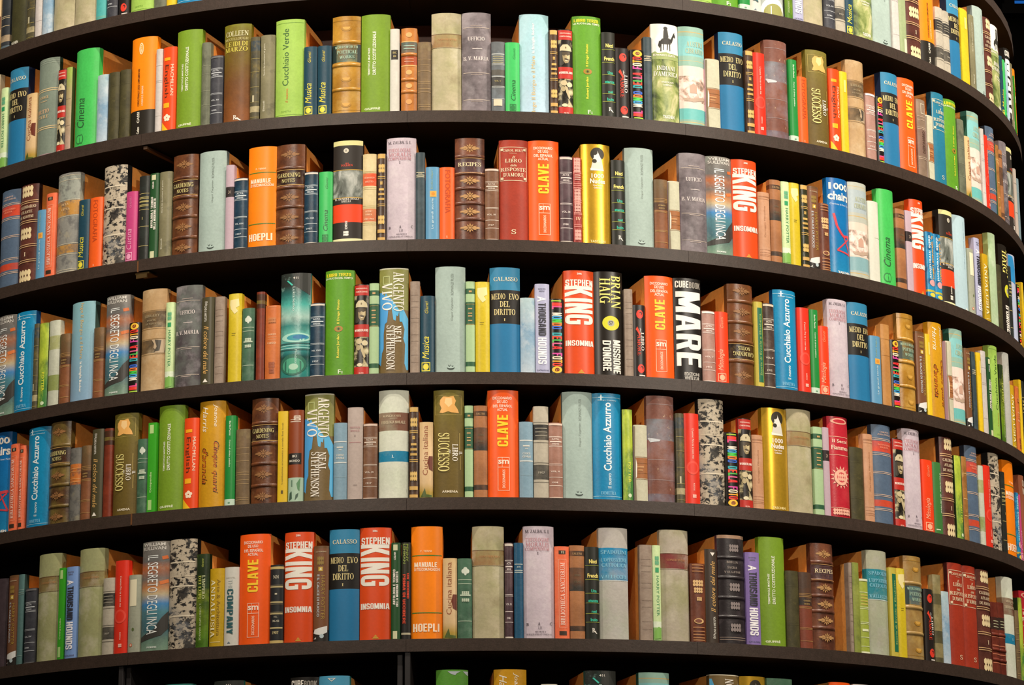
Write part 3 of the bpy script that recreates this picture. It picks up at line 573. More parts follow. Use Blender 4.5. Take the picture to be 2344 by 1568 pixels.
D('manzoni', 'thick white book with brown and teal bands', 'white banded book', bandset('d8dccb', (.624, .79, '7b523f'), (.337, .434, '107fa6')), [T('MANGIUOTTI', .15, .75, .75, .77, 'd8c8a8', 0, 'serif', 'author_name'), R(.38, .738, .64, .741, 'd8c8a8'), T('THEOLOGIA MORALE', .08, .69, .9, .715, 'd8c8a8', 0, 'serif'), T('I.', .45, .375, .53, .4, 'd8ecf0', 0, 'serif')], mott=[('c4d4b4', 5, .5, .7, .5)], rough=.6)
D('spadolini', 'thick grey book with a wide bright blue label', 'grey book with blue label', bandset('b9b4ac', (.53, .82, '1c86b4')), [T('SPADOLINI', .06, .765, .94, .797, '8ccbe2', 0, 'serif', 'author_name'), T("L'OPPOSIZIONE", .06, .695, .94, .728, '8ccbe2', 0, 'serif'), T('CATTOLICA', .08, .648, .92, .68, '8ccbe2', 0, 'serif'), T('VALLECCHI', .06, .545, .92, .575, '8ccbe2', 0, 'serif', 'publisher_name'), LN([.528], 'dce4e4', 0, 1, .005)], mott=[('a8c098', 5, .5, .7, .5), ('c4bcc0', 12, .5, .7, .4)], rough=.6)
D('cinque', 'mustard yellow novel with black and orange downward title', 'mustard novel', 'd29a16', [T('Joanne', .58, .755, .76, .97, 'f6eedc', -90, 'i', 'author_name'), T('Harris', .16, .71, .38, .95, 'f6eedc', -90, 'i', 'author_name'), T('Cinque quarti', .56, .13, .82, .62, '4a2c10', -90, 'i'), T("d'arancia", .16, .22, .42, .56, '4a2c10', -90, 'i'), T('Cinque quarti', .585, .14, .78, .61, 'c8601c', -90, 'i'), T("d'arancia", .19, .23, .38, .55, 'c8601c', -90, 'i')], mott=[('b8820c', 12, .45, .7, .4)], rough=.45)
def UNI(name, ink, ink2):
    return [T(name, .14, .18, .62, .47, ink, 90, 'i'), T('Giunti', .32, .77, .56, .93, ink2, 90, 'i', 'publisher_name'), FR(.1, .025, .7, .14, ink, .05, .012, 'publisher_mark'), E(.4, .082, .2, .04, ink, 14, 'publisher_mark')]
D('cinema', 'thick bright green book lettered Cinema', 'green Cinema book', '46c05a', [T('Cinema', .17, .2, .53, .5, '2c5a34', 90, 'i'), E(.3, .085, .16, .048, '2f7a3e', 18, 'publisher_mark'), E(.3, .085, .12, .036, '46c05a', 18, 'publisher_mark'), E(.42, .085, .09, .048, '2f7a3e', 18, 'publisher_mark'), E(.42, .085, .055, .036, '46c05a', 18, 'publisher_mark')], mott=[('3cb250', 12, .42, .68, .3)], rough=.42)
CI = [T('Cinema', .36, .17, .7, .46, '1f5a30', 90, 'i'), T('Giunti', .52, .76, .7, .92, '2f8a48', 90, 'i', 'publisher_name'), FR(.28, .025, .74, .12, '2a7a40', .05, .01, 'publisher_mark'), E(.5, .07, .16, .036, '2a7a40', 14, 'publisher_mark')]
D('cinemas', 'small bright green book lettered Cinema', 'small green Cinema book', '40bd62', CI, rough=.42)
D('mitologia', 'small red book lettered Mitologia', 'red Mitologia book', 'ee4118', UNI('Mitologia', 'ffb490', 'f89a70'), rough=.42)
D('musica', 'small navy book lettered Musica in yellow', 'navy Musica book', '1f4556', UNI('Musica', 'e6d840', 'd0c040'), rough=.42, mott=[('183a4c', 14, .42, .68, .3)])
MC = ['e83a2a', 'e84a8a', '52c86a', 'e8e0d0', '40a0d8', '48c848', 'f08030', '3a6ad0', 'f0c030', '38a8b0', 'e84a30', '50b850', 'e06090', 'e83030', 'f4f0e4', 'd848a0', 'f0e0c0', 'f0a830']
MO = [LETTERS('IL MONDO DELLA FOTO', .14, .1, .84, .95, MC, -90), E(.46, .055, .36, .045, 'f0c038', 18), T('e', .3, .03, .64, .08, '7a3020', -90, 'h', 'emblem'), R(.1, .965, .8, .98, 'a8d040')]
D('mondo', 'black book with rainbow letters reading downward', 'rainbow-lettered book', '1a1310', MO, rough=.35)
D('mondoup', 'black book with rainbow letters reading upward', 'upward rainbow-lettered book', '1a1310', upside(flat(MO)), rough=.35)
SOL = [R(.02, .878, .98, .99, 'b8291e', 'panel'), R(0, .42, 1, .557, 'b8291e', 'panel'), R(0, 0, 1, .09, 'b8291e', 'panel'), T('FERDINANDO', .12, .948, .88, .962, 'f0d0c0', 0, 'b', 'author_name'), T('CAMON DIARIES', .1, .91, .9, .926, 'f0d0c0', 0, 'b', 'author_name'), T('WONDERLAND', .04, .478, .96, .503, 'f4dcd0', 0, 'k'), T('FELTRI', .34, .012, .66, .026, 'f0c8b8', 0, 'b', 'publisher_name'),
       P([(.1, .745), (.12, .785), (.3, .82), (.62, .825), (.86, .79), (.92, .745)], 'cfc29c'), P([(.14, .75), (.88, .745), (.84, .728), (.2, .732)], '2c261e'), P([(.22, .735), (.8, .73), (.8, .66), (.66, .605), (.46, .598), (.3, .635)], '9c8a64'), P([(.52, .72), (.76, .715), (.74, .66), (.6, .62), (.56, .66)], 'cbbb90'),
       P([(.22, .735), (.8, .73), (.8, .705), (.62, .69), (.5, .7), (.36, .688), (.22, .7)], '4e4230'), P([(.48, .7), (.56, .7), (.6, .665), (.46, .665)], 'b8a67c'), P([(.36, .652), (.5, .66), (.7, .65), (.66, .636), (.5, .64)], '4a3e2e'), P([(.44, .638), (.62, .636), (.56, .626), (.48, .627)], 'e0d4b4'), E(.5, .785, .05, .012, '7a6a48', 8),
       P([(.1, .735), (.24, .735), (.3, .64), (.4, .6), (.2, .57), (.08, .58)], '3a342a'),
       E(.36, .37, .22, .032, 'c8b890', 12), E(.74, .35, .2, .03, 'd8caa4', 12), E(.3, .3, .16, .03, 'b0a078', 12), P([(.4, .34), (.6, .32), (.8, .2), (.7, .18), (.5, .26)], 'c0b088'), E(.4, .11, .2, .02, 'e0d4b0', 12)]
D('soldier', 'red and black book with a uniformed man photo', 'red and black photo book', '1f1b15', SOL, regions=[(-.2, .09, 1.2, .42, [(.4, '17140f'), (.52, '38332a'), (.6, 'b0a47c'), (.7, 'dcd0a8')], 50, .8, .3), (-.2, .79, 1.2, .878, [(.42, '15120e'), (.56, '2e2a22'), (.66, 'a8a07c'), (.8, 'c0b490')], 60, .5, .2)], wrap='a0241c', wd=.012, rough=.35)
TH = [T('A', .17, .865, .75, .955 - .09, 'f4f2f6', -90, 'h') if 0 else T('A', .14, .8, .72, .858, 'f6f4f8', -90, 'h'), T('THOUSAND', .2, .42, .74, .785, '33333c', -90, 'k'), T('HOUNDS', .17, .105, .76, .4, 'f6f4f8', -90, 'k'), T('MARTIN', .2, .935, .72, .95, '6a6a80', 0, 'b', 'author_name'), T('MERZ', .26, .91, .66, .925, '6a6a80', 0, 'b', 'author_name'), T('CATALOGUE', .08, .028, .9, .045, '5a5a78', 0, 'b', 'publisher_name')]
D('thousand', 'lilac book lettered A THOUSAND HOUNDS', 'lilac HOUNDS book', 'b0b2d0', TH, rough=.42)
D('thousandb', 'cornflower-blue book lettered A THOUSAND HOUNDS', 'blue HOUNDS book', '7a9bd2', TH, rough=.42)
D('thousandp', 'violet book lettered A THOUSAND HOUNDS', 'violet HOUNDS book', '8a74b4', TH, rough=.42)
CO = [T('Il colore del male', .24, .13, .62, .67, 'e6b468', -90, 'i'), TRI(.42, .035, .075, .2, W_), T('EVA', .3, .9, .5, .95, 'd8d4c8', -90, 'b', 'author_name'), T('LUND & HARTOFTA', .26, .72, .46, .9, 'd8d4c8', -90, 'b', 'author_name')]
D('colore', 'dark olive thriller with gold blackletter title', 'olive blackletter thriller', '4a452e', CO, rough=.42, wrap='25221a')
D('coloreup', 'dark thriller with gold blackletter title, upside down', 'upside-down blackletter thriller', '40352c', upside(flat(CO)), rough=.42, wrap='8a6a54', wd=.003)
D('hpgreen', 'slim mint-green children\'s novel', 'slim mint-green novel', [(0, '8dba6c'), (.14, 'e2f0d4'), (.2, 'cfe6ac'), (1, 'd4ebb0')], [T('HARRY POTTER', .4, .26, .74, .68, '3f8a5a', -90, 'r', 'series_name'), R(.3, .715, .74, .765, '2f9a62'), LEAF(.52, .84, .28, '63ac80', .2), P([(.1, .02), (.9, .03), (.9, .13), (.6, .15), (.1, .1)], '7db254', 'picture')], mott=[('b8d8b8', 20, .52, .7, .5)], rough=.42)
D('hpbrown', 'brown children\'s novel with a white corner picture', 'brown children\'s novel', [(0, '2a2622'), (.125, '7a5034'), (.97, '6a4a2c')], [P([(.02, .09), (.1, .13), (.55, .15), (.95, .165), (.95, .1), (.6, .07), (.2, .08)], 'e0e0dc', 'picture'), E(.6, .06, .15, .022, 'b8c8cc', 12), P([(.02, .03), (.2, .05), (.2, .03)], 'd8d8d0'), T('HARRY POTTER', .52, .23, .78, .69, 'a8883c', -90, 'r', 'series_name'), T('E IL CALICE DI FUOCO', .24, .26, .42, .7, 'c8ccd0', -90, 'b'), R(.34, .735, .64, .78, 'c8a83c'), T('4', .42, .743, .56, .772, 'f4f0e0', 0, 'b', 'number'), LEAF(.48, .845, .26, '927638', .2), T('J.K. ROWLING', .15, .93, .85, .945, 'c8b898', 0, 'b', 'author_name')], rough=.42)
D('hpyellow', 'yellow-green swirled children\'s novel', 'yellow-green swirled novel', [(0, '3a7a40'), (.3, '4f8a3a'), (.6, 'b0c43c'), (1, '7a9838')], [T('POTTER', .5, .2, .76, .42, 'd8dc40', -90, 'b', 'series_name'), E(.62, .06, .18, .022, 'd0e0b8', 10)], regions=[], mott=[('c8d848', 14, .48, .6, .8, .5), ('2f5a2a', 20, .55, .68, .7, .7)], linear=True, rough=.4, wrap='24361c')
D('macmillan', 'orange-red textbook lettered English', 'orange-red textbook', 'ea4a16', [T('MACMILLAN', .66, .42, .86, .79, 'f8dcc0', -90, 'r', 'publisher_name'), T('English', .14, .4, .52, .79, '5a2a14', -90, 'r'), R(.14, .84, .62, .875, 'f8a818'), R(.14, .28, .6, .335, 'f8b018'), BLOOM(.44, .16, .28, 'fbe4c8', .16), P([(0, 0), (0, .12), (.6, 0)], 'f4c020', 'panel')], rough=.4)
D('cucina', 'cream cookbook lettered Cucina italiana', 'cream cookbook', [(0, '8a8a3a'), (.08, 'b0903c'), (.2, 'd8b888'), (.5, 'e4c498'), (1, 'd8b884')], [T('Cucina italiana', .24, .3, .62, .95, '9a5a3a', 90, 'r'), P([(.98, .35), (.7, .38), (.6, .47), (.7, .55), (.98, .55)], '6a3020', 'picture'), P([(.1, .02), (.4, .13), (.5, .05), (.9, .04), (.9, .01)], '4a5a24', 'picture')], linear=True, rough=.45)
NI = [T('Nicci', .28, .82, .84, .865, 'f4e27c', 0, 'h', 'author_name'), T('French', .16, .665, .92, .71, 'f4e27c', 0, 'h', 'author_name'), T('Una', .4, .505, .8, .54, '2fb898', 0, 'h'), T('stanza', .2, .4, .9, .43, '2fb898', 0, 'h'), T('nel', .42, .285, .78, .315, '2fb898', 0, 'h'), T('buio', .34, .195, .84, .23, '2fb898', 0, 'h'), T('R', .44, .075, .68, .12, W_, 0, 'serif', 'publisher_mark'), P([(.56, .09), (.64, .095), (.8, .06), (.74, .06)], W_), LN([.797, .645, .497, .392, .277, .185], '98a03c', .02, .98, .005)]
D('nicci', 'black thriller with yellow and teal words on rules', 'black ruled thriller', '23241d', NI, rough=.42)
D('amore', 'small black book with red roses and AMORE', 'black AMORE book', '241e1c', [ROSE(.52, .87, .28, 'dc3a28', '4a1814'), ROSE(.56, .12, .28, 'dc3a28', '4a1814'), T('LIBRO', .6, .37, .84, .62, 'f0e8e0', -90, 'serif'), T('AMORE', .3, .3, .56, .58, 'e04028', -90, 'serif'), P([(.18, .66), (.3, .7), (.56, .6), (.5, .56), (.34, .62)], 'e04028'), T('del', .5, .62, .62, .68, 'f0e8e0', -90, 'i'), R(.4, .018, .9, .035, 'd8d0c8')], rough=.38)
GR = [R(.06, .945, .94, .995, 'cfa85c', 'rule'), LEAF(.52, .83, .42, 'd8b468', .14), LN([.735, .715, .42, .4], 'd0aa5c', .05, .95, .008), LEAF(.5, .66, .16, 'd0aa5c', .14), R(.2, .575, .8, .6, 'd0aa5c', 'rule'), R(.14, .52, .86, .545, 'c09a50', 'rule'), R(.14, .465, .86, .49, 'c09a50', 'rule'), LEAF(.5, .24, .42, 'd8b468', .14), R(.06, .09, .94, .13, 'c8a058', 'rule'), R(.06, .008, .94, .04, 'c8a058', 'rule')]
D('goldribs', 'slim brown leather volume with gilt ornaments', 'slim gilt brown volume', '5a4232', GR, mott=[AGE('3a2a20', .7, 24)], rough=.35, ribs=[])
D('goldribsdark', 'slim black-green volume with gilt ornaments', 'slim gilt black-green volume', '3c3c26', GR, mott=[AGE('262616', .7, 24)], rough=.35)
def ACTA(ink, vol='VOL. IX', yr='1917', foot='d8d0c4'):
    return [LN([.815, .69, .455, .28, .17], ink, .02, .98, .006), LN([.8, .705, .44], ink, .02, .98, .003), T('ACTA', .2, .77, .72, .793, ink, 0, 'b'), R(.08, .742, .92, .756, ink, 'rule'), T('SEDIS', .22, .712, .72, .73, ink, 0, 'b'), T(vol, .12, .345, .78, .367, ink, 0, 'b', 'number'), T(yr, .2, .2, .62, .222, ink, 0, 'b', 'number'), R(.01, .965, .99, .99, foot, 'rule'), R(.01, .0, .99, .02, foot, 'rule')]
D('actablue', 'small midnight-blue volume with white rules', 'midnight-blue volume', '1d3a4e', ACTA('cdd8dc', 'VOL. XXIX', '1937'), mott=[('33586c', 40, .5, .68, .7), ('10222e', 20, .5, .7, .6)], rough=.4)
D('acta_dark', 'small charcoal volume with white rules', 'charcoal ruled volume', '3c3d44', ACTA('c8ccd0', 'VOL. XV', 'ROMA', '6a6a6c'), mott=[('55565c', 30, .5, .68, .6), ('26262a', 20, .5, .7, .6)], rough=.45)
D('actabrown', 'small brown volume with white rules', 'brown ruled volume', '80583f', ACTA('e0d0c0', 'VOL. IX', '1917', 'd8c0b0'), mott=[AGE('64422e', .6, 16), ('a48060', 20, .52, .7, .5)], rough=.45)
D('actadark', 'dark brown volume with cream rules', 'dark brown ruled volume', '54423a', ACTA('e0d4c4', 'VOL. IV', '1912', 'd4c8b0'), mott=[AGE('33261f', .8, 20), ('8a7464', 26, .55, .7, .5)], rough=.42)
D('actapurple', 'dark plum volume with white rules', 'dark plum volume', '5c464c', ACTA('ddd0cc', 'VOL. 30', '1938', 'cfc4b8'), mott=[AGE('3c2a30', .7, 22)], rough=.42)
D('actapink', 'small rosy-brown volume with white rules', 'rosy-brown volume', 'ad8070', ACTA('ecdcd0', 'VOL. X', '1918', 'e0c8b8'), mott=[AGE('8a5e4c', .5, 16)], rough=.45)
D('pinkvol', 'small dusty-pink volume with white rules', 'dusty-pink volume', 'b58c80', ACTA('f0e0d8', 'VOL. V', '1913', 'f4ece4'), mott=[AGE('946a5c', .5, 14), ('c8a898', 20, .52, .7, .5)], rough=.45)
D('sanctorum', 'salmon volume with small black end labels', 'salmon volume', 'ec7048', [R(.26, .915, .74, .955, '3a2c20', 'panel'), R(.26, .04, .78, .085, '3a2c20', 'panel'), T('VI', .42, .922, .62, .948, 'e8dcc0', 0, 'serif', 'number'), T('BIBLIOTHECA SANCTORUM', .36, .15, .66, .82, 'fadccc', 90, 'serif'), FR(.24, .12, .8, .86, 'f4a888', .03, .004)], mott=[('f08c64', 20, .5, .7, .5)], rough=.45)
D('fotografia', 'small orange book lettered FOTOGRAFIA', 'orange FOTOGRAFIA book', 'f0601e', [T('FOTOGRAFIA', .36, .37, .72, .96, 'b8441a', -90, 'r'), T('R', .44, .03, .56, .06, 'f8b890', 0, 'serif', 'publisher_mark')], rough=.42)
D('tanblack', 'tan-brown book with black labels', 'tan black-labelled book', bandset('b0764a', (.885, .94, '2e251e'), (.51, .76, '34302a'), (.085, .14, '2e2822')), [T('SALTINI', .18, .9, .82, .922, 'c8a070', 0, 'serif', 'author_name'), T('STORIA', .3, .67, .72, .69, '6a6450', 0, 'serif'), T('SCIENZE', .26, .6, .74, .62, '6a6450', 0, 'serif')], mott=[AGE('8a5834', .5, 14)], rough=.5)
D('bluered', 'thick slate-blue volume with red bands', 'slate-blue volume', bandset('566a82', (.725, .835, 'd2482c'), (.175, .24, 'cf4a2e')), [LN([.86, .845, .71, .695, .525, .51, .295, .28, .155, .14], 'd8b8a0', 0, 1, .005), T('CORPUS', .3, .92, .75, .935, 'e0b8a0', 0, 'serif'), T('JURIS CIVILIS', .2, .895, .85, .91, 'e0b8a0', 0, 'serif'), T('INSTITUTIONES', .2, .79, .85, .805, 'f0a080', 0, 'serif'), T('DIGESTA', .3, .765, .72, .78, 'f0a080', 0, 'serif')], mott=[('48586e', 20, .45, .7, .5)], rough=.5, wrap='2b3648', wd=.014)
D('catalogo', 'thick maroon-brown atlas with gilt bands', 'maroon gilt atlas', '67382e', [LEAF(.5, .93, .34, 'e4cfa0', .2), LEAF(.48, .5, .34, 'e4cfa0', .2), LEAF(.5, .07, .36, 'e4cfa0', .2), LN([.83, .81, .63, .61, .385, .365, .23, .21], 'd8b480', 0, 1, .006), T('CALENDARIO', .1, .755, .94, .785, 'ecd8b4', 0, 'serif'), T('ATLANTE', .16, .705, .8, .733, 'ecd8b4', 0, 'serif'), T('DE AGOSTINI', .1, .655, .86, .683, 'ecd8b4', 0, 'serif'), T('I', .46, .27, .54, .31, 'ecd8b4', 0, 'serif', 'number')], mott=[AGE('47241e', .7, 14), ('8a584a', 26, .55, .72, .4)], rough=.4, wrap='2c1a16', wd=.012)
D('greyochre', 'thick marbled grey book with ochre labels', 'marbled grey and ochre book', bandset('8e8d86', (.575, .72, 'c08c42'), (.2, .285, 'c2914a'), (.72, .97, '9a9f94')), [LN([.975, .93, .73, .57, .295, .19, .04, .02], 'c8c0a8', 0, 1, .005), T('DE LA', .3, .68, .62, .7, 'e8c898', 0, 'serif'), T('CITTA', .3, .63, .68, .65, 'e8c898', 0, 'serif')], mott=[('5c5c5c', 40, .48, .62, .7), ('b4a888', 26, .55, .7, .5)], rough=.5)
D('greyochrethin', 'small marbled grey volume with an orange label', 'marbled grey volume', bandset('72706a', (.5, .78, 'c97432')), [LN([.72, .68, .58, .54], 'e0a060', 0, 1, .008)], mott=[('4a4a4a', 40, .48, .62, .7), ('9a9070', 26, .55, .7, .5)], rough=.5)
D('greydir', 'thick grey-green DIRITTO book with gilt bands', 'grey-green DIRITTO book', [(0, 'b09098'), (.02, '7d8a7c'), (1, '7d8a7c')], [LN([.97, .95], 'a0ac9c', 0, 1, .004), LN([.685, .665, .3, .28], 'd8c090', 0, 1, .008), T('CODICE', .15, .59, .65, .615, 'd8b888', 0, 'serif'), R(.22, .56, .58, .565, 'd8b888'), T('DIRITTO', .05, .44, .68, .48, 'e0b890', 0, 'serif'), T('CIVILE', .12, .39, .66, .42, 'd8b888', 0, 'serif')], mott=[('6a786e', 14, .45, .7, .5)], rough=.55, wrap='1f3a2c', wd=.012)
D('orangecode', 'orange law code with a black foot', 'orange law code', [(0, '241f18'), (.255, 'fb8a0a'), (1, 'fb8a0a')], [T('CODICE PENALE E LEGGI COMPLEMENTARI', .34, .3, .42, .68, '5a3010', 90, 'b'), T('A CURA DI E. GARGANI', .5, .3, .57, .5, 'f8e0b8', 90, 'b', 'author_name'), E(.46, .885, .085, .06, 'f4e4c0', 16), E(.46, .885, .065, .05, 'f29a1c', 16), T('SESTA', .42, .845, .5, .925, 'f4e4c0', 90, 'b', 'emblem'), T('CASSI', .34, .13, .44, .24, 'f0ead8', 90, 'b', 'publisher_name'), T('Cedam', .34, .02, .44, .09, 'f0ead8', 90, 'b', 'publisher_name')], rough=.42)
D('idi', 'olive and brown novel with capital letters on top', 'olive-brown Roman novel', [(0, '8a5024'), (.4, '71481f'), (.68, '6e5a1a'), (1, '7d7a1e')], [T('COLLEEN', .08, .878, .92, .93, 'd8d4a8', 0, 'serif', 'author_name'), T('MCCULLOUGH', .04, .835, .92, .86, 'c8c080', 0, 'serif', 'author_name'), T('LE IDI DI', .08, .775, .9, .82, 'd0c450', 0, 'serif'), T('MARZO', .06, .72, .9, .765, 'd0c450', 0, 'serif'), T('R', .42, .03, .56, .075, W_, 0, 'serif', 'publisher_mark'), P([(.5, .045), (.58, .05), (.72, .018), (.66, .018)], W_)], linear=True, mott=[('5f3a1c', 30, .42, .7, .5)], rough=.45)
D('olivedoc', 'olive-grey book with a white lettered column', 'olive-grey book', '7f7a5c', [T('Storia dei documenti di guerra', .24, .52, .38, .9, 'd4d0b8', 90, 'b'), T('Einaudi', .22, .1, .36, .22, 'd4d0b8', 90, 'b', 'publisher_name')], mott=[('4c4a36', 18, .55, .68, .8), ('a09a78', 12, .5, .7, .4)], rough=.45)
D('mossgrey', 'mottled grey-green leather volume', 'grey-green leather volume', '6c705c', [LN([.72, .62, .42, .25], '8e9078', .02, .98, .004)], mott=[('4a4e3e', 24, .45, .66, .7), ('969880', 14, .55, .7, .5)], rough=.5)
D('mossy', 'small dark mossy leather volume', 'dark mossy volume', '4c4728', [LN([.8, .3], '5a5434', .02, .98, .003)], mott=[('2f2d18', 20, .42, .66, .7), ('7a6c34', 40, .58, .72, .6)], rough=.55)
D('mossytall', 'thick dark mossy book with white foot lettering', 'thick dark mossy book', '474524', [T('TASCHEN', .1, .02, .6, .05, 'e8e4d4', 0, 'h', 'publisher_name')], mott=[('2f2d18', 9, .42, .66, .7), ('5f5c30', 40, .58, .72, .5)], rough=.55)
D('mossylight', 'slim mottled yellow-green volume', 'slim mottled green volume', '8a9440', [], mott=[('4c5a2c', 16, .48, .66, .7), ('b4bc60', 12, .52, .7, .5)], rough=.5, wrap='5a4a58', wd=.014)
D('agedthin', 'slim dark volume with olive-gold wear', 'slim gold-worn volume', bandset('565038', (.1, .17, 'b0a47c'), (.83, .95, '3c464a')), [LN([.74, .58, .4, .22, .04], '9a8c50', .02, .98, .005), R(.3, .22, .5, .3, 'b8b090')], mott=[('2f3432', 24, .46, .64, .8), ('94803c', 30, .54, .7, .6)], rough=.45)
D('bluewash', 'small pale blue cloudy volume', 'cloudy blue volume', [(0, 'b8c8d4'), (.3, '9cb8cc'), (.45, '88aac4'), (.7, 'a4bccb'), (1, 'b0c8cc')], [], mott=[('5f8fb4', 30, .54, .68, .7), ('d8e0e4', 20, .52, .68, .6)], linear=True, rough=.5)
D('whitethin', 'slim off-white volume', 'slim off-white volume', 'c9c2bd', [LN([.8, .62, .6, .2], 'b0a8a4', .02, .98, .003)], mott=[('b4aaa6', 14, .5, .7, .5)], rough=.55)
D('whitethick', 'white paperback with a plain spine', 'plain white paperback', 'd6d6c8', [LN([.55], 'b8bc9c', .4, .98, .004)], rough=.5)
D('whitebox', 'slim white volume with a small black label', 'slim white labelled volume', 'd2d0c6', [R(.12, .63, .88, .745, '26221e', 'panel'), T('ENC', .3, .7, .7, .725, 'b8a868', 0, 'b', 'panel'), T('III', .36, .66, .64, .68, 'b8a868', 0, 'b', 'panel')], rough=.55)
D('parchthin', 'slim olive and parchment volume', 'slim parchment volume', [(0, 'b09484'), (.7, 'a8986c'), (.9, '9ab04e')], [LN([.62, .3], '8a7868', .1, .9, .004)], mott=[('8a745c', 20, .5, .68, .5)], linear=True, rough=.55, wrap='3c4620', wd=.012)
D('darkvol', 'small blue-black volume with pale labels', 'blue-black volume', bandset('33373c', (.1, .18, 'a89478'), (.02, .05, '5a6a74')), [LN([.42, .4, .3], 'b8a888', .02, .98, .008)], mott=[('1d2024', 20, .46, .66, .6)], rough=.45)
D('tealband', 'small volume with a teal foot', 'teal-footed volume', [(0, '58aaa2'), (.05, '68a898'), (.07, '4fae ab'.replace(' ', '')), (.42, '8eb096'), (.9, 'b8bc90')], [], mott=[('3f9690', 20, .5, .7, .5)], rough=.5)
D('company', 'white paperback lettered COMPANY', 'white COMPANY paperback', 'd4d2c8', [T('COMPANY', .22, .15, .68, .72, '2a5a60', -90, 'k'), T('THE', .3, .72, .6, .84, 'b0b8b4', -90, 'r'), T('ROBERT LITTELL', .1, .855, .8, .872, 'a8a090', 0, 'r', 'author_name'), TRI(.4, .035, .06, .12, '6a7a88')], rough=.45)
D('paleoval', 'pale photo book with an olive oval', 'pale olive-oval book', 'b8c0b8', [E(.5, .05, .5, .14, 'dce4e0', 24), E(.52, .03, .42, .1, '9a9a58', 24)], mott=[('90a0a0', 10, .5, .7, .5)], rough=.45)
D('impero', 'dark green novel with pale downward lettering', 'dark green novel', [(0, '4a7a1c'), (.3, '6a8a1a'), (.55, '2f4a1a'), (.8, '23301a'), (1, '2a3c1c')], [T("L'IMPERO", .5, .52, .72, .77, 'dce0b0', -90, 'serif'), T('DEI LUPI', .2, .52, .42, .77, 'c8d060', -90, 'serif'), T('J. CHRISTOPHE GRANGE', .28, .08, .46, .47, 'c8d4a0', -90, 'r', 'author_name'), T('Garzanti', .44, .86, .58, .95, 'c8d060', 90, 'i', 'publisher_name')], mott=[('9aac28', 12, .54, .68, .7), ('16200e', 16, .5, .7, .6)], linear=True, rough=.4, wrap='1a2412')
D('ungiorno', 'slim black thriller with red downward title', 'black red-titled thriller', [(0, '242220'), (.05, 'b8b094'), (.07, '242220'), (.6, '2a2a1c'), (1, '3c4a24')], [T('PENNY', .52, .8, .76, .985, '8a9a44', -90, 'b', 'author_name'), T('LEHMAN', .2, .78, .46, .985, '8a9a44', -90, 'b', 'author_name'), T('UN GIORNO', .62, .42, .84, .68, 'd8442a', -90, 'k'), T('PRIMA DI UCCIDERE', .16, .16, .46, .67, 'e04828', -90, 'k')], rough=.4)
D('annali', 'grey-white volume with black labels', 'grey-white labelled volume', bandset('bcb4a2', (.63, .8, '2c2a28'), (.2, .36, '2e2c2a')), [LN([.825, .605, .385, .175], '6a6458', 0, 1, .006), LN([.76, .72, .68], '9a9484', .1, .9, .01), T('1907', .28, .265, .72, .29, 'a8a294', 0, 'serif', 'number')], mott=[('9a9280', 14, .48, .68, .4)], rough=.55)
D('palegreen', 'slim pale green volume with a white foot label', 'slim pale green volume', '9cab7e', [R(.45, .0, 1, .2, 'd4d6b4', 'panel')], mott=[('84986a', 20, .5, .7, .5)], rough=.5)
D('yellowthin', 'slim bright yellow book', 'slim yellow book', 'e8c424', [R(.4, .75, .7, .9, 'ecd878', 'panel')], mott=[('d8a818', 10, .5, .7, .5)], rough=.45)
D('yellowspine', 'slim yellow paperback with an upward grey line of text', 'slim yellow paperback', 'dcb81c', [T('Costituzione economica e sociale Enti locali', .4, .2, .56, .87, '7a6a20', 90, 'r'), R(.38, .1, .6, .135, '5a4a18', 'publisher_mark')], rough=.45, flatspine=True)
D('greenpanini', 'slim green textbook with a white foot', 'slim green textbook', [(0, 'c4dcc8'), (.075, '1f8a3c'), (1, '2a9040')], [T('Barile Panini', .42, .78, .6, .94, 'd8ecd0', -90, 'b', 'author_name'), T('Corso di diritto pubblico', .4, .43, .58, .73, 'd8ecd0', -90, 'b'), R(.4, .03, .6, .045, '6a9a78')], rough=.42)
D('greendeep', 'deep green paperback with a white text column', 'deep green paperback', '3f7a3c', [T('Manuale di diritto', .62, .3, .8, .85, 'd0dcc0', -90, 'b'), R(.1, .06, .5, .075, 'd0dcc0')], rough=.42)
D('greenbright', 'slim vivid green paperback with pale labels', 'slim vivid green paperback', '3aa424', [R(.2, .88, .68, .975, 'b4d488', 'panel'), T('Compendio', .3, .22, .6, .45, 'c4e4a0', 90, 'b'), R(.15, .03, .6, .14, 'a8d080', 'panel')], rough=.42, flatspine=True)
D('greenthin', 'slim bottle-green book with cream end labels', 'slim bottle-green book', '24502a', [R(.22, .92, .7, .98, 'cfd0a8', 'panel'), T('ANTOLOGIA E TECNICO', .2, .36, .46, .72, W_, 90, 'k'), T('DELLA MODERNA SOCIETA', .54, .34, .78, .7, W_, 90, 'k'), T('CEDAM', .3, .82, .5, .9, W_, 90, 'b', 'publisher_name'), R(.2, .01, .68, .09, 'cfd0a8', 'panel')], rough=.42)
D('magenta', 'small pink book with pale downward lettering', 'small pink book', 'c4447e', UNI('Cucina', 'e8a0c0', 'd878a4'), rough=.42)
D('blackvol', 'black volume with fine gold rules', 'black gold-ruled volume', '272a26', [LN([.79, .6, .4, .17, .01], 'c0b070', .02, .98, .005), LN([.745, .73, .7, .69, .655, .64], 'b0a468', .05, .95, .009), T('I', .4, .48, .5, .51, 'c0b070', 0, 'serif', 'number')], mott=[('3a4440', 20, .5, .7, .5)], rough=.42)
D('pinkblack', 'slim lilac volume with a black label', 'slim lilac volume', bandset('c0a8b4', (.62, .74, '2c2020')), [T('24', .34, .66, .64, .7, '9a8878', 0, 'b', 'number')], rough=.55)
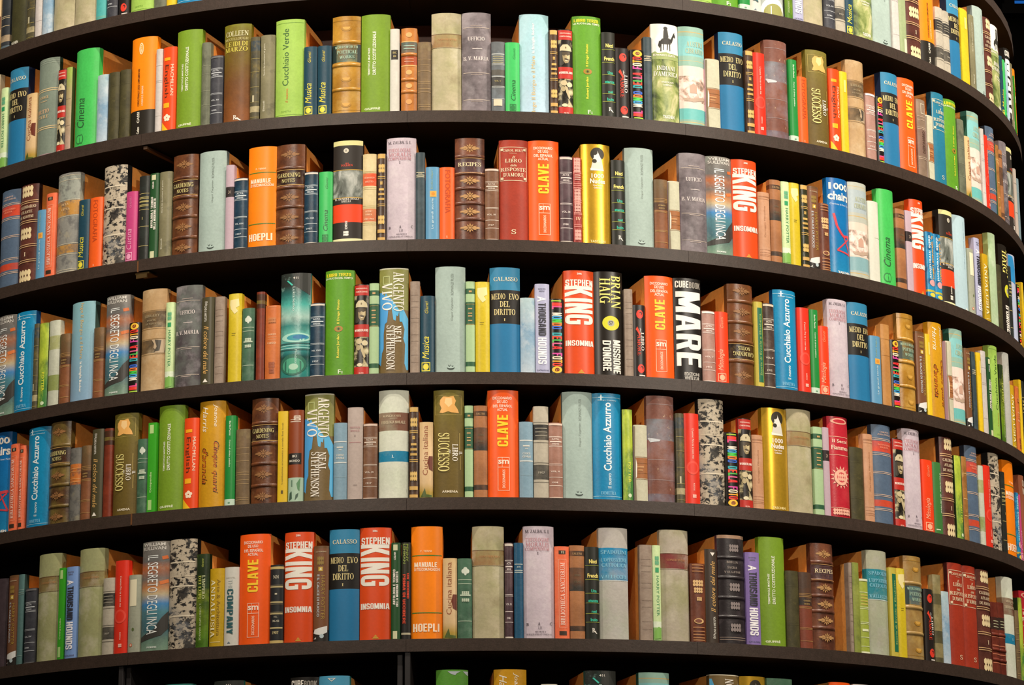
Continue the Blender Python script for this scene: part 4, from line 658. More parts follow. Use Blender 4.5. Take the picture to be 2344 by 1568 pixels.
D('creamred', 'cream volume with two red labels', 'cream red-labelled volume', bandset('e0cfa0', (.63, .775, 'e0522a'), (.225, .37, 'dc5430')), [LN([.8, .785, .615, .595, .405, .385, .21, .19], 'c0ac74', 0, 1, .004), T('DIZIONARIO', .1, .715, .88, .735, 'f4bca0', 0, 'serif'), T('DIRITTO', .18, .67, .8, .69, 'f4bca0', 0, 'serif'), T('ACCERT', .2, .33, .74, .35, 'f8d8b8', 0, 'serif'), T('BANCA', .22, .295, .7, .313, 'f8d8b8', 0, 'serif'), T('1957-1960', .14, .245, .84, .262, 'f8d8b8', 0, 'serif', 'number')], mott=[AGE('c8b27c', .4, 14)], rough=.55)
D('slatethin', 'slim slate-black volume', 'slim slate volume', '37464c', [LN([.77, .74, .72], 'c8c0a0', .05, .95, .008), T('ATTI', .26, .75, .7, .764, 'c8c0a0', 0, 'b')], mott=[('52646c', 26, .5, .7, .5), ('222c30', 18, .5, .7, .5)], rough=.45)
D('slateblue', 'slim deep blue volume with pale rules', 'slim deep blue volume', '1f5474', [LN([.775, .71, .69], 'b8c4c0', .05, .95, .008), T('ATTI', .3, .735, .7, .755, 'b8c4c0', 0, 'b')], mott=[('163c54', 18, .45, .66, .6)], rough=.42)
D('azzpale', 'small sky-blue book with an orange square', 'sky-blue orange-marked book', '5f98bd', [R(.32, .59, .8, .67, 'e0a848'), E(.56, .63, .14, .024, 'd88c30', 10), T('Le grandi storie', .42, .15, .62, .57, 'b8d4e0', 90, 'b'), T('Emilio Salgari', .4, .7, .56, .96, 'a0b890', 90, 'r', 'author_name')], rough=.42)
D('redpattern', 'slim red volume with pink ornament panels', 'slim red ornamented volume', 'a8443e', [[LEAF(.5, v, .42, 'e8a498', .1) for v in (.96, .9, .86, .6, .56, .5, .44, .4, .12, .07)], LN([.83, .815, .69, .67, .64, .5, .475, .35, .335, .21, .19], 'e8a498', .02, .98, .006), LN([.79, .765, .74], 'ecb4a4', .15, .85, .01), T('IV', .24, .265, .84, .3, 'f0d0a8', 0, 'serif', 'number')], rough=.45)
D('brownvol', 'small two-tone brown volume with a black label', 'two-tone brown volume', bandset('915a38', (.56, .66, '2f281f'), (.66, 1, '6a5638')), [LN([.72, .7, .68, .545, .53, .27, .255, .1], 'b08850', 0, 1, .006), T('CODEX', .26, .615, .78, .635, 'c8a868', 0, 'serif'), T('NOTES', .28, .575, .72, .595, 'c8a868', 0, 'serif')], mott=[AGE('6a4024', .5, 14), ('a87850', 20, .55, .72, .4)], rough=.5)
D('tornlabel', 'worn white volume with a brown label strip', 'worn white volume', bandset('c8c6ac', (.3, .57, 'a3683c')), [LN([.58, .29, .5, .37], '8a5a30', 0, 1, .005), R(.2, .44, .7, .46, 'c08c58'), R(.25, .4, .6, .415, 'c08c58'), P([(0, 0), (.14, 0), (.1, .3), (.16, .45), (.06, .6), (.1, .98), (0, .98)], '7d7058', 'panel'), P([(.1, .3), (.17, .32), (.2, .48), (.12, .56)], 'eee8dc', 'panel')], mott=[('a8ac8c', 14, .48, .7, .4)], rough=.55, wrap='c8a8b8', wd=.012)
D('tanlines', 'small pinkish-tan paperback with thin rules', 'pinkish-tan paperback', 'c89470', [LN([.94, .93, .9, .17, .13, .1, .08], 'a87250', .02, .98, .004), T('Carteggio Filosofico', .4, .35, .56, .8, 'b07c58', 90, 'r')], mott=[('d8ac90', 14, .5, .7, .5)], rough=.5)
D('tanplain', 'plain tan volume', 'plain tan volume', 'c08a4c', [LN([.82, .62], 'a87438', .02, .98, .004)], mott=[AGE('a87038', .4, 14), ('d4a468', 16, .52, .7, .5)], rough=.5)
D('yellowaged', 'mottled bright yellow book with a cream patch', 'mottled yellow book', 'd4bc24', [P([(.15, .93), (.8, .94), (.85, .86), (.6, .84), (.75, .8), (.5, .77), (.2, .83), (.12, .88)], 'efe0a0', 'panel'), R(.3, .55, .6, .556, '8a7a1c'), R(.3, .53, .56, .535, '8a7a1c')], mott=[('b49414', 12, .5, .66, .7, .35), ('ece068', 12, .54, .7, .6, .3), ('e09a14', 8, .58, .7, .5)], rough=.42)
D('brownscroll', 'small brown volume with gilt scrollwork', 'gilt scroll volume', '79432f', [LEAF(.5, .75, .4, 'dcb47c', .12), LEAF(.5, .66, .34, 'dcb47c', .12), LEAF(.55, .55, .2, 'd4ac74', .14), E(.5, .27, .34, .035, 'd4ac74', 12), E(.46, .27, .24, .024, '79432f', 12), LN([.98, .94, .9, .19, .14, .1, .06, .03], 'b07c50', .1, .9, .012)], mott=[AGE('50281c', .6, 16)], rough=.42)
D('bluemag', 'slim bright blue paperback with busy print', 'bright blue paperback', bandset('2a8fc0', (.1, .13, 'c8c040')), [T('IL GRANDE LIBRO', .55, .3, .8, .95, 'e8a840', -90, 'h'), T('delle invenzioni', .2, .3, .46, .95, 'cfe4f0', -90, 'b'), E(.5, .24, .34, .05, 'd8a0a0', 12), E(.5, .06, .34, .03, 'e8d048', 12)], mott=[('174f80', 40, .52, .62, .8)], rough=.35)
D('paleblue', 'thick very pale blue book', 'very pale blue book', 'b4cfd8', [T('Storia della letteratura inglese', .56, .45, .64, .95, '8aa4b0', -90, 'r'), TRI(.6, .02, .045, .08, W_)], rough=.5)
D('creamlabel', 'grey-green volume with a long cream label', 'cream-labelled volume', 'a5a894', [R(.16, .6, .74, .94, 'e8e0c0', 'panel'), E(.5, .3, .1, .022, '5a6a3c', 10), E(.34, .1, .13, .022, 'd0603c', 12), E(.34, .1, .08, .013, 'e0c8b0', 10)], mott=[('8c9282', 18, .48, .7, .5)], rough=.5)
D('andalusia', 'yellow art paperback lettered ANDALUSIA', 'yellow ANDALUSIA paperback', [(0, 'c2a020'), (1, 'c8a018')], [T('ANDALUSIA', .12, .12, .42, .86, 'f4ecc0', -90, 'serif'), T('Arte & Architettura', .54, .14, .78, .86, '8a6a14', -90, 'r'), R(.1, .06, .8, .066, 'f0e4a8')], mott=[('a8a01c', 14, .5, .7, .5)], linear=True, rough=.42)
D('palegreenaged', 'thick pale green faded book', 'pale green faded book', 'b0c8a0', [], mott=[('d4e0c8', 12, .5, .66, .8), ('8cae74', 10, .5, .7, .6)], rough=.5, wrap='b8cc80')
D('blueblob', 'white and blue book', 'white and blue book', 'b8c0d8', [P([(0, .7), (.5, .68), (.6, .85), (.3, .98), (0, .99)], '2a8cc8', 'panel')], rough=.5)
D('palewash', 'pale book with green-washed bands', 'green-washed pale book', bandset('c4c8b4', (.18, .36, '8e9a58'), (.66, .82, 'a8ac74')), [], mott=[('dcdcd0', 10, .48, .66, .6)], rough=.5)
D('taupelines', 'slim taupe volume with worn pale rules', 'slim taupe volume', 'a08e7e', [LN([.85, .78, .72, .6, .55, .42, .35, .2, .12], '857264', .1, .9, .004)], mott=[AGE('7a665a', .5, 20), ('b8a898', 16, .52, .7, .5)], rough=.5)
D('greenclover', 'small green volume with a white clover ornament', 'green clover volume', '486f56', [E(.54, .86, .16, .034, 'd4dccc', 10), E(.4, .84, .14, .03, 'd4dccc', 10), E(.68, .84, .14, .03, 'd4dccc', 10), E(.54, .82, .1, .034, 'd4dccc', 10), LN([.735, .685, .22], 'b8c8b0', .02, .98, .006), LEAF(.54, .57, .3, 'c0ccb4', .08), R(.16, .53, .9, .55, 'b8c8b0', 'rule'), LEAF(.54, .48, .3, 'c0ccb4', .08)], mott=[('2f4a3a', 16, .48, .68, .6), ('7a9880', 14, .55, .7, .5)], rough=.48)
D('redblack', 'slim dark red volume with a black-green head', 'slim dark red volume', bandset('8a3820', (.81, .86, '2a2416'), (.86, .9, '7a7434'), (.9, .97, '2c2c1a')), [], mott=[AGE('5c2414', .6, 20)], rough=.45)
D('orangeold', 'orange-tan leather volume with faint print', 'orange-tan volume', 'd87a3c', [T('CODICI', .2, .6, .76, .62, 'f0c8a0', 0, 'b'), T('E LEGGI', .2, .48, .76, .505, 'f0c8a0', 0, 'b'), LN([.57, .54, .98], 'e8a878', .2, .8, .004), LEAF(.5, .2, .24, '9a5030', .2), LEAF(.5, .12, .2, '9a5030', .2), LEAF(.5, .8, .3, 'c07844', .14)], mott=[AGE('b85c28', .5, 12)], rough=.45)
D('mintgreen', 'slim mint-green volume with dark green labels', 'slim mint volume', bandset('aac898', (.86, .92, '2c5a3c'), (.52, .77, '2f5c40'), (.07, .12, '2c5a3c')), [LN([.75, .53], 'b89c58', .05, .95, .005), LN([.7, .65, .62, .57], 'c8a068', .25, .7, .012), R(.34, .88, .66, .9, 'c8a068')], rough=.5)
D('greenyel', 'yellow book with a dark green centre strip', 'yellow and green book', 'c4b448', [R(.3, .06, .9, .93, '1f6a4a', 'panel'), T('Storia di Ercole e Elisabetta', .48, .14, .72, .86, 'a8b860', 90, 'r')], rough=.45)
D('bluevol', 'small pale blue-grey volume with white bands', 'blue-grey banded volume', '83a2b4', [LN([.755, .485], 'd0d4d0', .02, .98, .014), R(.25, .675, .74, .69, 'dcd8cc', 'rule'), R(.4, .645, .62, .652, 'dcd8cc', 'rule'), T('CODICE', .22, .57, .78, .595, 'dcd8cc', 0, 'b'), T('CIVILE', .2, .53, .82, .555, 'dcd8cc', 0, 'b'), LN([.3], 'a4bcc4', .05, .95, .004)], mott=[('6a90a4', 12, .48, .68, .5)], rough=.5)
D('pinkgrey', 'pinkish-grey volume with faint pink heading', 'pinkish-grey volume', 'b8a8a0', [T('THEOLOGIA', .15, .77, .84, .79, 'b07c80', 0, 'serif'), T('MORALIS', .2, .735, .8, .755, 'b07c80', 0, 'serif'), T('II', .45, .68, .55, .7, '80706c', 0, 'serif', 'number'), LN([.62], 'b88888', .1, .9, .006), T('XVI', .4, .15, .66, .165, '80706c', 0, 'serif', 'number')], mott=[('c8bab0', 16, .5, .7, .5)], rough=.55)
D('rustbrown', 'rust-brown paperback with a pale green foot', 'rust-brown paperback', [(0, 'a8c4ac'), (.265, '8a3f1a')], [T('Il dono', .14, .87, .86, .94, 'f0e0cc', 90, 'b'), R(.02, .41, .9, .53, '1d1712', 'panel'), T('IKI', .3, .485, .6, .51, 'd8d0c0', 0, 'b'), T('MONDO', .1, .435, .8, .46, 'd8d0c0', 0, 'b'), P([(.6, .2), (.85, .26), (.8, .12), (.68, .14)], '5a8a60', 'picture'), P([(.1, .02), (.3, .04), (.28, .12), (.14, .1)], '3f5a48', 'picture'), P([(.5, .02), (.7, .06), (.74, .1), (.56, .08)], '3f5a48', 'picture'), R(.25, .17, .32, .24, '5a7a64')], rough=.42)
D('rustplain', 'brown book with pale block capitals', 'brown block-capital book', '96583c', [T('CUBE', .3, .88, .95, .95, 'd8c0a8', 0, 'k'), T('WINE', .3, .79, .95, .86, 'd8c0a8', 0, 'k')], rough=.45)
D('fiamma', 'crimson book with gilt sun ornament', 'crimson gilt book', 'bf2636', [E(.5, .955, .4, .03, 'e8a890', 16), E(.5, .955, .3, .018, 'bf2636', 14), LN([.8, .62, .1], 'e8a890', .05, .95, .006), T('Il Secol', .16, .74, .86, .775, 'f4d0b8', 0, 'b'), T('Fiammeo', .12, .67, .92, .715, 'f4d0b8', 0, 'b'), [P([(.5+.34*cos(radians(a-7)), .4+.085*sin(radians(a-7))), (.5+.34*cos(radians(a+7)), .4+.085*sin(radians(a+7))), (.5+.46*cos(radians(a)), .4+.115*sin(radians(a)))], 'eeb49c') for a in range(0, 360, 24)], E(.5, .4, .32, .08, 'eeb49c', 20), E(.5, .4, .2, .05, 'c8404a', 16), LEAF(.5, .4, .2, 'eeb49c', .22), LEAF(.3, .06, .22, 'eeb49c', .16), LEAF(.7, .06, .22, 'eeb49c', .16)], mott=[('d84a50', 8, .52, .7, .5)], rough=.35, wrap='8a1824')
D('goldbrown', 'slim tan-gold volume', 'slim tan-gold volume', 'b07a3c', [LN([.8, .5, .3], 'd8b070', .1, .9, .008)], mott=[AGE('7a4c20', .6, 20), ('dcb878', 30, .54, .7, .6)], rough=.45, wrap='3a6a4c', wd=.004)
D('greywhite', 'thick grey-white faded book', 'grey-white faded book', 'bcbcb4', [T('Storia', .5, .7, .6, .9, '8a8a88', -90, 'r')], mott=[('a0aca0', 10, .48, .7, .5)], rough=.55)
D('greypale', 'pale grey volume', 'pale grey volume', 'b8aca0', [LN([.8, .4], '94887c', .05, .95, .006)], rough=.55)
D('bluegrey', 'blue-grey volume', 'blue-grey volume', '7a9098', [LN([.8, .4], 'a8b4b8', .05, .95, .006)], rough=.55)
D('greyvol', 'small grey-blue volume with a cream foot label', 'grey-blue volume', bandset('62676a', (.52, .6, '57544c'), (.36, .5, '42403c')), [LN([.828, .82, .685, .67, .51, .5, .365, .35, .19], 'b8bcb8', .02, .98, .007), LN([.79, .76, .73, .705], '9a9678', .1, .9, .012), T('VOL. V', .22, .43, .7, .45, 'b8a868', 0, 'serif', 'number'), R(.14, .09, .78, .18, 'd8c8ac', 'panel')], mott=[('4a4e52', 20, .48, .68, .5), ('82909a', 14, .55, .7, .5)], rough=.48)
D('orangeleather', 'orange leather volume with teal and red labels', 'orange leather volume', bandset('c8823f', (.7, .83, '3d6a68'), (.56, .67, 'b8482c')), [LN([.84, .69, .68, .55, .39, .38, .245, .235], 'e8b878', 0, 1, .008), LN([.79, .755], 'a8c8b8', .15, .85, .008), LN([.63, .6], 'e8a488', .2, .8, .008), E(.5, .92, .2, .03, 'e0a868', 12), E(.5, .47, .2, .03, 'e0a868', 12), E(.5, .31, .2, .03, 'e0a868', 12), E(.5, .12, .2, .03, 'd89858', 12)], mott=[AGE('9a5a24', .5, 16)], ribs=[.685, .385, .24], rough=.35)
D('brownlines', 'small olive-brown volume with thin rules', 'olive-brown ruled volume', '80694a', [LN([.75, .67, .58, .43, .4, .33, .28, .1, .07], 'a88c60', .02, .98, .006)], mott=[AGE('5c4a34', .6, 20), ('a09060', 16, .54, .7, .4)], rough=.5)
D('taupe', 'taupe volume with lighter label frames', 'taupe framed volume', bandset('8f7a66', (.28, .62, '83685a')), [FR(.3, .82, .76, .95, 'c8bca4', .05, .01), LN([.78, .74, .64, .62, .26, .24], 'c8b09c', .02, .98, .005), T('DIZIONARIO', .36, .32, .68, .6, '5a4034', 90, 'b')], mott=[AGE('6a5648', .5, 16)], rough=.5)
D('blackgold', 'black volume with broad gold bands', 'black and gold volume', bandset('252628', (.0, .04, 'c8b070'), (.945, .975, 'c8b070')), [LN([.72, .525, .38, .2], 'b8a878', .02, .98, .02), T('NN', .26, .825, .7, .865, 'd0c8b0', 0, 'serif'), R(.4, .62, .58, .64, 'c8c0a8', 'rule'), T('VOL.', .34, .33, .62, .35, 'd0c8b0', 0, 'serif', 'number'), T('35-42', .24, .275, .76, .3, 'd0c8b0', 0, 'serif', 'number'), T('1907', .24, .12, .72, .16, 'd0c08c', 0, 'serif', 'number'), LN([.5, .4, .74], '7a7058', .02, .98, .006)], rough=.42)
D('redleather', 'slim red-brown leather volume with a dark label', 'slim red-brown volume', bandset('7a3626', (.62, .79, '2a2a24')), [LN([.74, .7, .66], 'a8a888', .15, .85, .012), LN([.52, .4, .28, .16], 'c87a5c', .02, .98, .012)], ribs=[.55, .34, .2], mott=[AGE('521e16', .6, 16)], rough=.38)
D('redlei', 'scarlet paperback with a faint circle', 'scarlet paperback', 'e03420', [E(.5, .4, .42, .075, 'e84a38', 22), E(.5, .4, .3, .054, 'e03420', 20), T("L'uomo Fra te e non me", .46, .5, .6, .83, 'f8c0b0', -90, 'b'), T('RIZZOLI', .5, .15, .6, .23, 'f8b8a8', -90, 'b', 'publisher_name'), LEAF(.56, .09, .14, 'f8c0b0', .16)], rough=.38)
D('blackleather', 'thick black leather book with double gilt rules', 'black leather book', bandset('2c2628', (.965, 1, 'a8866c')), [LN([.8, .785, .615, .6, .43, .415, .255, .24, .06, .04], '9a887c', .02, .98, .005), T('BIBLIA', .28, .74, .7, .76, 'a89a90', 0, 'serif'), T('SACRA', .3, .69, .66, .71, 'a89a90', 0, 'serif'), T('VULGATAE', .2, .65, .8, .668, 'a89a90', 0, 'serif'), LEAF(.56, .88, .2, '8a7e7c', .2), LEAF(.56, .52, .22, '8a7e7c', .2), LEAF(.56, .35, .2, '8a7e7c', .2), LEAF(.56, .15, .22, '8a7e7c', .2)], mott=[('4c4448', 26, .52, .68, .6)], ribs=[.79, .607, .422, .247], rough=.36, wrap='5a3c48', wd=.012)
D('greenvol', 'small yellow-green volume with white bands', 'yellow-green volume', 'a2b044', [LN([.82, .62, .6, .42, .4, .22, .1], 'dce4b8', .02, .98, .008), LN([.78, .74, .7, .66], 'c8b858', .1, .9, .014), R(.14, .3, .8, .33, 'e0e4c0', 'rule'), R(.01, .97, .99, 1, 'dce0c0', 'rule'), R(.01, 0, .99, .03, 'dce0c0', 'rule')], mott=[('8a9a38', 16, .5, .7, .5)], rough=.48)
D('tornband', 'worn olive volume with dark bands', 'worn olive volume', bandset('96895c', (.66, .78, '4a4630'), (.22, .36, '4c4830'), (0, .06, '4c4830')), [], mott=[AGE('6a6240', .6, 22), ('b8ae88', 14, .52, .7, .5)], rough=.5)
D('tealgrey', 'slim teal-grey volume', 'slim teal-grey volume', '587a78', [LN([.83, .8, .78, .1], '94aca4', .02, .98, .005)], mott=[('42605e', 18, .48, .7, .4)], rough=.5, wrap='2c4644')
D('greypurple', 'dark plum-grey volume', 'dark plum-grey volume', '4a3c42', [], mott=[AGE('33282c', .6, 14)], rough=.5, wrap='5a2c1c', wd=.02)
D('cream', 'cream-spined book', 'cream book', 'd8c8a4', [], rough=.5)
D('tealtop', 'thick deep teal book, only its top in view', 'deep teal book', '2f7e74', [], mott=[('4a9a8c', 20, .52, .7, .6)], rough=.48)
D('bluetriangle', 'light blue book with a white triangle outline', 'light blue triangle book', '52a4c8', [P([(.3, .978), (.58, .978), (.44, .945)], W_), P([(.36, .973), (.52, .973), (.44, .954)], '52a4c8')], rough=.42, wrap='3fa0a0', wd=.02)
D('greenmount', 'green book with a pale grey mountain at its top', 'green mountain book', '5a9a34', [P([(.36, .985), (.46, .963), (.54, .955), (.6, .95), (.64, .965), (.74, .982), (.78, .985)], 'b8c0c4', 'picture'), P([(.84, .985), (.94, .955), (.99, .945), (.99, .985)], 'b8c0c4', 'picture')], mott=[('4a8a2c', 16, .48, .7, .4)], rough=.45)

V('vellumred', 'vellum', 'thick stained parchment book with a dark red label band', 'red-labelled parchment book', bands=bandset('b8ad9c', (.65, .783, '7c3430')))
V('vellumgreen', 'vellum', 'thick greenish parchment book with a brown label band', 'greenish parchment book', bands=bandset('a3a678', (.65, .783, '7e5a2e')))
V('spadolinigreen', 'spadolini', 'thick grey-green book with a wide teal label', 'grey-green book with teal label', bands=bandset('a9aa92', (.53, .82, '1f8090')))
V('ufficiogreen', 'ufficio', 'thick mottled grey-green UFFICIO book', 'grey-green UFFICIO book', bands=[(0, '6a706a')])
V('gardenolive', 'gardening', 'olive leather GARDENING NOTES volume', 'olive NOTES volume', bands=bandset('7c6a34', (.595, .745, '2c3026')))
V('wordsworthgrey', 'wordsworth', 'dull tan leather volume with a blue-green label', 'dull tan leather volume', bands=bandset('a68e5c', (.53, .71, '3f7078')))
V('brownvolred', 'brownvol', 'small red-brown volume with a dark label', 'red-brown volume', bands=bandset('84402e', (.56, .66, '2c2a28'), (.66, 1, '4e3a2e')))

